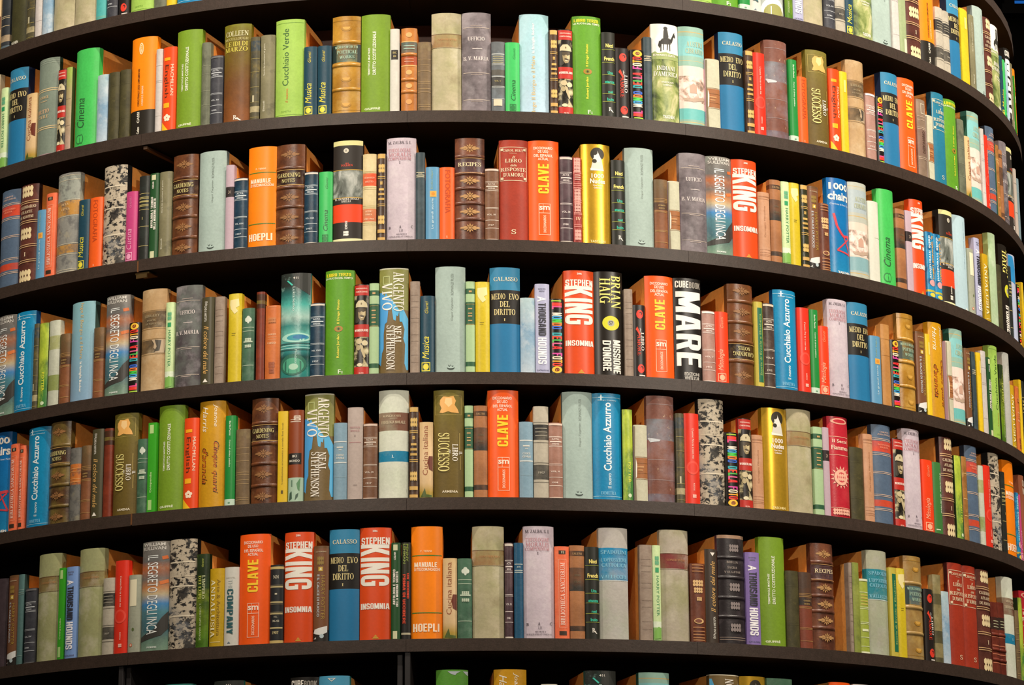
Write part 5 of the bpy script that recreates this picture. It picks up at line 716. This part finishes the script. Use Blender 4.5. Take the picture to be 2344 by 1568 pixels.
# ------------------------------------------------------------------ building the books
TABLE = """
1 -46.01 36.0 201 cucina *
1 -44.75 40.9 243 darkvol *
1 -42.87 74.4 284 mossytall
1 -41.12 33.9 243 agedthin *
1 -40.09 29.2 259 whitethin *
1 -38.97 40.1 204 bluewash *
1 -37.02 82.0 286 vellum
1 -34.43 82.2 286 vellum
1 -32.54 36.0 201 tealband *
1 -31.33 37.2 202 acta_dark *
1 -30.05 35.2 201 amore *
1 -28.17 79.4 281 cucchverde *
1 -26.28 40.5 239 mossgrey *
1 -25.17 28.3 243 yellowthin *
1 -23.39 83.3 284 azzurro *
1 21.40 78.2 281 cucchverde *
1 23.94 84.5 285 drago *
1 25.78 33.1 242 greenpanini *
1 26.88 36.2 206 company *
1 28.71 78.7 284 paleoval *
1 30.38 28.3 247 impero *
1 31.42 37.0 244 thousand *
1 33.20 74.4 286 vellum
1 35.03 41.6 202 acta_dark *
1 36.31 38.4 203 annali *
1 37.45 34.3 200 musica *
1 39.31 83.3 284 indiani
1 41.89 82.6 285 sage
1 43.67 31.2 259 whitethin *
1 44.71 34.2 243 palegreen *
1 46.47 78.0 287 catalogo
1 48.93 80.5 286 orangecode
1 50.85 42.6 200 annali
1 52.13 38.5 200 annali *
1 53.96 74.1 262 calasso
1 55.94 53.0 244 yellowthin
1 57.79 38.8 244 olivedoc
1 59.98 81.7 290 sage
1 62.36 71.6 281 catalogo
1 64.93 93.3 282 indiani
1 66.81 27.7 206 musica *
1 67.98 37.4 205 cinemas *
1 69.37 32.1 210 bluewash *
1 70.95 69.3 271 mare *
1 73.14 38.8 248 olivedoc *
1 76.09 23.0 240 greenbright *
1 78.25 80.1 282 manuale *
2 -46.67 78.4 298 cream
2 -44.42 30.4 245 hpgreen
2 -42.66 82.9 290 calasso
2 -40.62 43.2 200 cucina
2 -38.65 81.6 291 greydir
2 -36.81 32.8 246 soldier
2 -35.90 21.8 246 parchthin
2 -34.03 82.8 288 cinema
2 -32.09 37.7 200 bluewash
2 -30.86 37.3 200 mossy
2 -29.69 35.5 201 mossy
2 -27.85 82.8 286 orangecode
2 -26.19 21.1 243 whitethin
2 -25.18 41.2 244 macmillan
2 -23.33 76.8 285 costituz
2 -21.66 27.6 241 mossgrey
2 -20.65 36.7 199 acta_dark
2 -18.81 78.5 283 idi
2 -17.13 26.6 240 agedthin
2 -16.02 39.8 242 olivedoc
2 -14.11 80.1 281 cucchverde
2 -12.25 37.1 198 musica
2 -11.04 37.1 198 musica
2 -9.20 77.2 279 wordsworth
2 -6.71 78.4 280 costituz
2 -5.08 24.8 237 whitebox
2 -3.88 42.6 238 orangeleather
2 -2.61 36.2 198 brownlines
2 -0.77 80.1 280 vellum
2 1.74 78.4 282 ufficio
2 3.55 36.1 200 greyvol
2 4.75 38.4 199 cinemas
2 6.61 79.1 282 famiglia
2 8.23 21.8 240 goldribs
2 9.24 39.9 243 soldier
2 11.12 79.3 285 drago
2 12.95 37.4 244 nicci
2 14.16 38.0 201 amore
2 15.44 37.7 201 mondoup
2 16.42 23.1 241 slatethin
2 18.06 79.7 284 indiani
2 20.54 77.1 286 tealprint
2 22.41 43.2 201 tornlabel
2 24.35 77.4 287 calasso
2 26.00 26.0 243 goldribs
2 27.03 39.0 242 redlei
2 28.90 76.5 288 blueflap
2 30.56 28.1 242 greenpanini
2 31.56 34.7 197 fotografia
2 33.40 78.2 286 successo
2 35.24 39.5 244 macmillan
2 36.34 28.6 243 yellowthin
2 37.96 71.3 287 leatherstrap
2 39.69 39.5 201 pinkvol
2 40.82 30.2 200 mondoup
2 42.58 75.8 283 calasso
2 45.03 80.5 285 clave
2 47.01 44.2 238 taupe
2 48.29 37.8 200 tornlabel
2 50.10 69.3 283 risposteblue
2 52.35 75.0 281 drago
2 54.17 41.8 237 mossgrey
2 55.38 35.2 195 cucina *
2 57.42 85.3 286 tealprint
2 59.08 20.9 253 whitethin *
2 59.98 33.4 240 redlei *
2 61.71 70.0 280 bluered
2 63.37 28.7 240 goldbrown *
2 64.59 34.9 235 tanblack *
2 66.26 72.7 275 ufficio *
2 68.81 90.7 279 signore *
2 71.58 39.4 240 greypale *
2 73.82 37.4 229 bluegrey *
3 -43.15 83.1 287 bluered
3 -40.60 74.8 287 catalogo
3 -38.81 34.6 202 azzpale
3 -37.66 38.9 244 sanctorum
3 -35.75 82.9 291 greyochre
3 -33.76 39.3 203 musica
3 -32.43 44.0 203 fotografia
3 -30.52 78.4 285 inkblots
3 -28.64 37.3 201 magenta
3 -27.38 33.5 240 blackvol
3 -26.36 28.1 243 greenthin
3 -25.29 37.9 243 olivedoc
3 -23.46 75.7 284 gardening
3 -20.90 79.4 284 sage
3 -19.21 24.0 239 pinkblack
3 -18.23 38.4 199 actablue
3 -16.39 79.6 282 manuale
3 -13.91 78.0 282 gardening
3 -12.08 36.9 201 actablue
3 -10.84 36.3 199 cinemas
3 -9.00 80.3 283 signore
3 -7.15 36.2 243 creamred
3 -6.15 22.5 243 goldribs
3 -4.53 78.6 286 teologia
3 -2.93 24.1 244 slatethin
3 -1.94 36.3 203 azzpale
3 -0.73 39.7 202 fotografia
3 1.15 78.7 284 recipes
3 2.97 36.4 200 actabrown
3 4.79 78.0 281 risposte
3 7.31 82.2 282 clave
3 9.17 34.4 241 actapurple
3 10.09 22.2 239 redpattern
3 11.72 80.0 280 nudes
3 13.60 37.4 240 nicci
3 15.52 80.7 279 sage
3 17.37 37.4 196 brownvol
3 18.54 33.4 195 tornlabel
3 20.38 79.0 280 ufficio
3 22.84 78.2 280 inca
3 25.32 79.5 281 king
3 27.12 35.9 197 tanlines
3 28.31 35.6 238 tanblack
3 29.32 26.8 238 hpgreen
3 30.31 34.5 239 yellowaged
3 31.30 26.1 239 goldribsdark
3 32.34 38.2 240 hpbrown
3 33.52 36.3 197 brownscroll
3 35.29 77.5 279 chairs
3 37.69 73.9 281 greyprint
3 39.50 42.0 238 whitethick
3 41.34 72.1 284 cinema
3 43.10 40.6 238 tanblack
3 44.24 28.2 241 pinkblack
3 45.78 65.9 283 king
3 47.46 38.3 199 bluemag
3 48.68 36.8 201 bluemag
3 50.67 76.0 286 signore
3 53.13 79.9 288 paleblue
3 54.96 37.7 203 creamlabel *
3 56.45 37.5 247 thousand
3 58.40 40.8 212 andalusia
3 60.54 57.1 293 palegreenaged
3 62.06 39.8 208 mossy *
3 64.12 79.2 285 haig
3 65.82 29.1 234 blackvol *
3 67.56 70.6 282 blueblob *
3 69.50 38.4 205 mondo *
3 72.86 28.4 240 yellowthin *
4 -43.04 79.2 291 inca
4 -40.53 80.6 288 azzurro
4 -38.90 20.1 245 agedthin
4 -37.99 35.8 242 hpyellow
4 -36.74 40.6 243 palewash
4 -35.47 36.7 199 brownvol
4 -33.62 81.8 280 famigliaflip
4 -31.73 35.0 199 brownvol
4 -29.89 79.2 281 inca
4 -28.01 35.9 197 mondoup
4 -26.21 77.7 283 leatherstrap
4 -24.56 24.7 240 hpgreen
4 -22.89 78.8 281 ufficiogreen
4 -21.02 37.1 242 colore
4 -19.93 27.8 240 taupelines
4 -18.56 37.9 244 yellowaged
4 -17.38 34.0 201 greenclover
4 -16.31 22.6 243 redblack
4 -15.26 40.4 203 orangeold
4 -13.34 81.9 287 lake
4 -11.43 39.1 201 actablue
4 -9.61 77.6 288 drago
4 -7.75 38.9 246 soldier
4 -6.72 24.8 248 mintgreen
4 -5.12 76.3 288 argento
4 -3.36 25.1 250 taupelines
4 -2.35 37.6 210 musica
4 -0.48 79.3 289 sage
4 1.15 23.8 248 mintgreen
4 2.14 37.4 247 yellowaged
4 4.00 79.9 287 calasso
4 5.84 38.2 205 bluewash
4 7.06 37.9 244 thousand
4 8.26 37.6 204 mondo
4 10.15 81.1 284 king
4 12.65 78.3 285 haig
4 14.32 22.9 240 taupelines
4 15.23 34.6 198 amore
4 17.08 80.7 282 clave
4 19.61 80.2 282 mare
4 21.45 37.5 197 pinkvol
4 22.67 38.7 198 mitologia
4 24.57 78.3 281 gardeningup
4 26.22 26.7 238 greenyel
4 27.24 35.2 237 actadark
4 29.03 75.6 281 azzurro
4 30.85 40.7 239 redlei
4 31.95 28.8 238 greenpanini
4 32.98 36.2 196 mitologia
4 34.78 73.0 279 teologia
4 37.19 79.4 281 calasso
4 39.08 42.0 196 azzpale
4 40.40 36.8 236 tanplain
4 41.56 35.6 197 mondoup
4 43.39 74.2 282 wordsworth
4 45.30 42.3 241 hpbrown
4 46.38 22.9 241 yellowthin *
4 47.91 69.2 282 cinque
4 49.84 29.5 240 tornlabel
4 51.57 73.9 284 tealprint
4 53.27 33.8 239 hpbrown
4 54.40 23.8 236 slatethin *
4 55.58 28.4 241 yellowthin *
4 56.66 33.0 253 whitethin *
4 57.78 25.8 241 greenthin *
4 59.52 62.7 286 cucchverde
4 61.19 32.3 241 impero *
4 63.05 59.7 289 greywhite
4 64.58 38.0 200 andalusia *
4 66.45 40.4 209 orangeold *
4 67.94 28.4 240 yellowthin *
4 69.44 33.5 246 blackvol *
5 -43.08 79.0 286 chairs
5 -41.17 37.2 245 sanctorum
5 -40.14 25.2 236 sanctorum
5 -38.31 85.6 279 azzurro
5 -35.77 74.4 283 gardenolive
5 -33.85 38.1 203 greyochrethin
5 -32.69 33.3 205 brownvol
5 -31.50 39.0 246 colore
5 -30.38 27.4 244 redblack
5 -28.72 77.5 279 successo
5 -26.91 32.5 203 greenclover
5 -25.94 25.5 244 greenbright
5 -24.26 78.0 286 costituz
5 -22.34 42.4 246 macmillan
5 -20.49 74.6 287 cinque
5 -18.79 28.3 243 greenpanini
5 -17.69 38.0 204 brownlines
5 -15.85 72.8 283 gardening
5 -14.22 26.1 245 yellowspine
5 -13.15 40.1 246 rustbrown
5 -11.25 78.0 287 argento
5 -9.44 34.8 206 bluevol
5 -8.22 40.0 246 pinkgrey
5 -6.98 36.8 202 actabrown
5 -5.11 77.9 289 manzoni
5 -3.45 24.3 243 goldribs
5 -2.44 35.0 202 cucina
5 -0.63 78.9 287 successo
5 1.00 21.8 245 mintgreen
5 1.94 35.0 245 tanblack
5 3.78 80.7 287 clave
5 5.63 35.5 203 bluevol
5 6.85 39.4 245 annali
5 8.04 36.4 202 actapink
5 9.89 79.6 287 sage
5 12.36 77.3 286 azzurro
5 14.05 27.7 245 hpyellow
5 15.15 36.9 205 tornlabel
5 16.97 76.8 287 blueflap
5 18.61 23.4 243 agedthin
5 19.67 42.4 245 redlei
5 21.55 74.1 288 inkblots
5 23.31 39.1 202 mondo
5 24.60 39.9 244 soldier
5 25.77 33.4 202 tanlines
5 27.62 79.9 281 nudes
5 30.16 80.2 286 vellum
5 31.93 31.2 244 mintgreen
5 32.80 21.9 246 pinkblack
5 34.31 74.2 281 fiamma
5 36.24 49.4 203 mossy
5 37.67 36.9 246 tanlines
5 39.55 78.0 279 bluered
5 41.52 43.5 249 soldier
5 43.55 78.0 285 teologia
5 45.54 49.7 207 mitologia
5 47.01 41.5 207 greendeep
5 48.82 64.9 287 catalogo
5 50.50 36.0 243 hpyellow
5 51.59 28.7 246 goldbrown *
5 53.34 73.2 285 bluered
5 54.93 28.8 237 palewash *
5 56.27 47.7 244 redlei
5 58.37 77.3 290 inkblots
5 60.07 31.6 246 blackvol *
5 62.25 98.4 289 manuale
5 64.22 28.0 206 bluemag *
5 65.06 25.2 205 magenta *
5 66.57 55.3 271 rustplain *
6 -42.84 78.4 245 greypurple
6 -40.70 39.4 248 hpbrown
6 -39.68 23.0 247 tealgrey
6 -38.55 42.1 205 acta_dark
6 -36.54 84.1 292 vellumgreen
6 -34.85 20.6 248 greenbright
6 -33.85 40.1 248 thousandb
6 -31.91 83.5 291 vellumgreen
6 -29.94 37.3 206 annali
6 -28.67 43.1 249 redlei
6 -27.36 37.0 207 creamlabel
6 -25.49 82.7 291 inca
6 -22.92 80.5 291 inkblots
6 -21.01 36.3 247 impero
6 -19.75 40.8 206 andalusia
6 -18.47 38.8 207 company
6 -16.54 84.6 290 clave
6 -14.61 35.4 206 blackgold
6 -12.81 78.1 289 king
6 -10.93 38.5 250 hpbrown
6 -9.07 79.0 291 calasso
6 -6.54 80.7 293 king
6 -4.87 23.5 252 greenthin
6 -4.06 23.5 252 ungiorno
6 -2.40 80.5 293 manuale
6 -0.55 36.2 209 cucina
6 0.63 36.8 208 greenclover
6 2.51 81.5 292 vellum
6 4.16 21.3 249 actapurple
6 4.93 23.3 249 slateblue
6 6.58 79.8 293 teologia
6 8.44 37.6 241 sanctorum
6 9.67 38.7 244 tanblack
6 10.89 37.2 241 nicci
6 12.73 77.8 293 spadolini
6 15.41 33.4 251 taupelines
6 16.31 22.0 251 hpgreen
6 17.94 79.5 294 vellumred
6 19.89 41.2 208 brownscroll
6 21.13 34.5 248 coloreup
6 23.04 79.2 289 blackleather
6 24.98 42.7 247 thousandp
6 26.95 79.5 292 costituz
6 28.82 40.9 206 mossy
6 30.15 41.3 205 brownvolred
6 32.10 76.6 288 recipes
6 34.98 12.2 244 taupelines *
6 35.59 24.6 246 mossylight
6 36.50 32.5 204 greenvol
6 38.36 78.5 287 spadolinigreen
6 40.09 29.0 246 greenyel
6 41.15 35.6 247 yellowaged
6 43.00 77.9 287 wordsworthgrey
6 44.86 41.1 202 amore
6 46.23 38.5 247 tornband
6 47.42 37.0 204 bluewash
6 49.44 76.5 291 risposte
6 51.88 78.7 292 risposte
6 54.46 83.8 292 catalogo
6 56.56 49.4 207 redleather
6 58.09 44.9 212 redleather *
6 60.42 88.2 295 manzoni
6 62.25 29.0 207 brownlines *
6 63.45 35.8 249 hpyellow *
6 64.90 57.2 275 fiamma *
7 -23.19 88.2 270 tealtop *
7 -18.65 82.5 271 lake *
7 -12.25 74.7 271 mare *
7 -9.82 79.4 272 bluetriangle *
7 -0.40 82.0 281 greenmount
7 4.21 83.6 281 cinque
7 7.33 41.3 244 whitethick *
7 11.50 82.8 280 lake
7 16.00 83.3 278 tealprint *
7 22.19 86.5 279 argentoup *
7 24.78 77.6 278 nudes *
7 27.26 79.2 276 greenclover *
7 33.59 74.9 277 clave *
7 36.02 72.4 276 whitethin *
"""
BOOKS = []
for ln in TABLE.strip().split('\n'):
    p = ln.split(); BOOKS.append((int(p[0]), float(p[1]), float(p[2])/1000, float(p[3])/1000, p[4], len(p) > 5))
build_texts()
CASE = spine_material('tan_greyboard', [(0, 'eda552')], mott=[('d88e3e', 30, .4, .7, .5), ('f0b672', 8, .5, .7, .4)], rough=.7)
RIM = plain('e6dfd0', .7)
NARC = 14
def median(a):
    a = sorted(a); return a[len(a)//2]
PART_OF = {'rule': 'ornament', 'emblem': 'ornament', 'picture': 'cover_picture', 'panel': 'label_panel', 'title': 'title', 'author_name': 'author_name',
           'series_name': 'series_name', 'number': 'volume_number', 'publisher_name': 'publisher_mark', 'publisher_mark': 'publisher_mark'}

def arc_y(u, b):
    return -b*(1 - abs(2*min(max(u, 0), 1)-1)**2.6)

def design_meshes(code):
    d = DS[code]
    w = median([x[2] for x in BOOKS if x[4] == code]); h = median([x[3] for x in BOOKS if x[4] == code])
    b = w*(.045 if d['flat'] else .15)
    mat = spine_material('cover_' + code, d['bands'], d['mott'], d['regions'], d['rough'], d['metal'], d['linear'])
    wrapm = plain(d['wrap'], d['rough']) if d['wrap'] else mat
    # --- spine: wrap, arc, wrap
    bm = bmesh.new(); uvl = bm.loops.layers.uv.new('UVMap')
    t = .0016
    prof = [(-w/2, d['wd'], -.06)] + [(-w/2 + w*i/NARC, arc_y(i/NARC, b), i/NARC) for i in range(NARC+1)] + [(w/2, d['wd'], 1.06)]
    inner = [(x*(1-2*t/w), y + (t if 0 < i < len(prof)-1 else 0)) for i, (x, y, u) in enumerate(prof)]
    nz = 6
    grid = [[bm.verts.new((x, y, h*j/nz)) for (x, y, u) in prof] for j in range(nz+1)]
    ib = [bm.verts.new((x, y, 0)) for x, y in inner]; it = [bm.verts.new((x, y, h)) for x, y in inner]
    for j in range(nz):
        for i in range(len(prof)-1):
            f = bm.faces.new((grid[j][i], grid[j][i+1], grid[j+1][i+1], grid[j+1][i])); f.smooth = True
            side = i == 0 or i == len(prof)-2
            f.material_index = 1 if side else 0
            ua, ub = prof[i][2], prof[i+1][2]
            if side: ua = ub = (-.06 if i == 0 else 1.06)
            for lp, (uu, vv) in zip(f.loops, ((ua, j/nz), (ub, j/nz), (ub, (j+1)/nz), (ua, (j+1)/nz))): lp[uvl].uv = (uu, vv)
    for i in range(len(prof)-1):
        bm.faces.new((grid[nz][i], grid[nz][i+1], it[i+1], it[i])).material_index = 2
        bm.faces.new((grid[0][i+1], grid[0][i], ib[i], ib[i+1])).material_index = 2
    for e in bm.edges:
        if len(e.link_faces) == 2 and e.link_faces[0].material_index != e.link_faces[1].material_index: e.smooth = False
    spine = bm_mesh('spine_' + code, bm, [mat, wrapm, RIM])
    # --- case: greyboard box filling the cover, tapering to the back
    bm = bmesh.new()
    dep = .185; wb = w*(1-.19/1.85) - .001; hz = h-.0012
    poly = [(x, y+.0002) for x, y in inner[1:-1]] + [(w/2-.0012, .03), (wb/2, dep), (-wb/2, dep), (-w/2+.0012, .03)]
    lo = [bm.verts.new((x, y, .0006)) for x, y in poly]; hi = [bm.verts.new((x, y, hz)) for x, y in poly]
    n = len(poly)
    for i in range(n): bm.faces.new((lo[i], lo[(i+1) % n], hi[(i+1) % n], hi[i]))
    bm.faces.new(hi); bm.faces.new(list(reversed(lo)))
    case = bm_mesh('case_' + code, bm, [CASE]); add_uv_dummy(case)
    # --- printed parts
    groups = {}
    for idx, (part, kind, data, col) in enumerate(d['decals']):
        groups.setdefault(PART_OF[part], []).append((idx, kind, data, col))
    printed = []
    for part, items in groups.items():
        bm = bmesh.new(); lay = bm.verts.layers.float.new('ord'); mats = []
        for idx, kind, data, col in items:
            if col not in mats: mats.append(col)
            mi = mats.index(col)
            if kind == 'P':
                pts = [[data]]; faces = None
                vsx = [(min(max(u, 0.002), .998), min(max(v, .001), .999)) for u, v in data]; fcs = [tuple(range(len(vsx)))]
            else:
                tx, sty, u0, v0, u1, v1, rot = data
                q, fcs = _text_cache[(tx, sty)]; vsx = []
                for a, bb in q:
                    if rot == 90: vsx.append((u1-bb*(u1-u0), v0+a*(v1-v0)))
                    elif rot == -90 or rot == 270: vsx.append((u0+bb*(u1-u0), v1-a*(v1-v0)))
                    elif rot == 180: vsx.append((u1-a*(u1-u0), v1-bb*(v1-v0)))
                    else: vsx.append((u0+a*(u1-u0), v0+bb*(v1-v0)))
            bv = []; layer = {}                      # strokes of one word lie a hair above each other
            if kind == 'T' and sty in ('serif', 'k'):
                for n_, f in enumerate(fcs):
                    for i in f: layer[i] = n_*.25
            for n_, (u, v) in enumerate(vsx):
                x = bm.verts.new((u, v, 0)); x[lay] = idx + layer.get(n_, 0); bv.append(x)
            for f in fcs:
                if len(set(f)) < 3: continue
                try: bm.faces.new([bv[i] for i in f]).material_index = mi
                except ValueError: pass
        for k in range(1, 12):
            bmesh.ops.bisect_plane(bm, geom=bm.verts[:]+bm.edges[:]+bm.faces[:], plane_co=(k/12, 0, 0), plane_no=(1, 0, 0), dist=1e-5)
        for x in bm.verts:
            u, v = x.co.x, x.co.y
            x.co = ((u-.5)*w, arc_y(u, b) - .0004 - .00003*x[lay], v*h)
        bmesh.ops.recalc_face_normals(bm, faces=bm.faces[:])
        me = bm_mesh(part + '_' + code, bm, [plain(c, .45) for c in mats]); add_uv_dummy(me)
        printed.append((part, me))
    # --- raised bands of a leather spine
    rib = None
    if d['ribs']:
        bm = bmesh.new(); uvl = bm.loops.layers.uv.new('UVMap'); R_ = []
        for i in range(NARC+1):
            u = i/NARC; x = (u-.5)*w; y = arc_y(u, b)
            R_.append([bm.verts.new((x*(1+.003*o), y-.0024*o+.0003, z*.0052)) for z, o in ((-1, 0), (-.7, .8), (0, 1), (.7, .8), (1, 0))])
        for i in range(NARC):
            for k in range(4):
                f = bm.faces.new((R_[i][k], R_[i+1][k], R_[i+1][k+1], R_[i][k+1])); f.smooth = True
                for lp in f.loops: lp[uvl].uv = (.5, d['ribs'][0])
        rib = bm_mesh('raised_band_' + code, bm, [mat])
    return dict(w=w, h=h, b=b, spine=spine, case=case, printed=printed, rib=rib, ribs=d['ribs'])

PROTO = {}
def place(rec):
    row, deg, w, h, code, stuff = rec
    p = PROTO[code]; a = radians(deg); r = RAD - .010 - p['b']
    return Vector((r*sin(a), -r*cos(a), SHELF_Z[row-1] + TILT[row-1]*RAD*sin(a))), a, (w/p['w'], 1.0, h/p['h'])

# --- what each label says: the look of the book, its shelf, and its neighbour
SHELF_SAY = ['top shelf in view', 'second shelf down', 'third shelf down', 'fourth shelf down', 'fifth shelf down', 'sixth shelf down', 'lowest shelf']
rows_ = {}
for rec in BOOKS: rows_.setdefault(rec[0], []).append(rec)
for L in rows_.values(): L.sort(key=lambda q: q[1])
def neighbours(rec):
    L = rows_[rec[0]]; i = L.index(rec)
    return (L[i-1] if i else None), (L[i+1] if i+1 < len(L) else None)
def label_of(rec, mode):
    a, b_ = neighbours(rec); s = SHELF_SAY[rec[0]-1]; d = DS[rec[4]]['desc']
    sa = DS[a[4]]['short'] if a else None; sb = DS[b_[4]]['short'] if b_ else None
    if mode == 0 and sa: return '%s, %s, right of %s' % (d, s, sa)
    if (mode == 1 or not sa) and sb: return '%s, %s, left of %s' % (d, s, sb)
    return '%s, %s, between %s and %s' % (DS[rec[4]]['short'], s, sa, sb)
def nwords(s): return len(s.replace(',', ' ').replace('-', '-').split())
def fit(s, rec):
    """keep within 16 words by falling back to the short name"""
    if nwords(s) > 16: s = s.replace(DS[rec[4]]['desc'], DS[rec[4]]['short'])
    return s
labels = {}
shown = [r for r in BOOKS if not r[5]]
cnt = {}
for r in shown: cnt.setdefault(fit(label_of(r, 0), r), []).append(r)
for s, rs in cnt.items():
    for r in rs: labels[r] = s
dup = [r for s, rs in cnt.items() if len(rs) > 1 for r in rs]
for r in dup: labels[r] = fit(label_of(r, 2), r)

ROWNAME = ['top', 'second', 'third', 'fourth', 'fifth', 'sixth', 'lowest']
first = {}
def part(name, me, parent, loc=None, scale=None):
    return link_mesh(name, me, parent, loc)
def new_book(code):
    p = PROTO[code]
    root = bpy.data.objects.new('book', None); COL.objects.link(root); root.empty_display_size = .02
    part('case', p['case'], root)
    sp = part('spine', p['spine'], root)
    for nm, me in p['printed']: part(nm, me, root)
    for v in p['ribs']: part('raised_band', p['rib'], sp, (0, 0, v*p['h']))
    return root
def copy_tree(o, parent=None):
    c = o.copy(); COL.objects.link(c)
    if parent: c.parent = parent
    for ch in children_of[o.name]: copy_tree(ch, c)
    return c
for code in sorted(set(r[4] for r in BOOKS)):
    PROTO[code] = design_meshes(code)
children_of = {}
for rec in shown:
    code = rec[4]
    if code not in first:
        o = new_book(code); first[code] = o
        for q in [o] + list(o.children_recursive): children_of[q.name] = list(q.children)
    else: o = copy_tree(first[code])
    loc, a, sc = place(rec)
    o.location = loc; o.rotation_euler = (0, 0, a); o.scale = sc
    o['label'] = labels[rec]; o['category'] = 'book'; o['group'] = 'books on the %s shelf' % ROWNAME[rec[0]-1]

# --- the rest: the narrowest and most hidden books, past the first few hundred, as one object
from mathutils import Matrix as MX, Euler
bm = bmesh.new(); mats = []
def absorb(me, mx):
    n0 = len(bm.faces)
    tmp = me.copy(); tmp.transform(mx); bm.from_mesh(tmp)
    bm.faces.ensure_lookup_table()
    idx = []
    for mt in me.materials:
        if mt not in mats: mats.append(mt)
        idx.append(mats.index(mt))
    for f in bm.faces[n0:]: f.material_index = idx[f.material_index]
    bpy.data.meshes.remove(tmp)
for rec in BOOKS:
    if not rec[5]: continue
    loc, a, sc = place(rec); p = PROTO[rec[4]]
    mx = MX.LocRotScale(loc, Euler((0, 0, a)), Vector(sc))
    absorb(p['case'], mx); absorb(p['spine'], mx)
    for nm, me in p['printed']: absorb(me, mx)
    for v in p['ribs']: absorb(p['rib'], mx @ MX.Translation((0, 0, v*p['h'])))
if len(bm.faces):
    me = bm_mesh('sliver_books', bm, mats); o = link_mesh('sliver_books', me); o['kind'] = 'stuff'
    o['label'] = 'slim or mostly hidden books filling the gaps and ends of the shelves'; o['category'] = 'books'
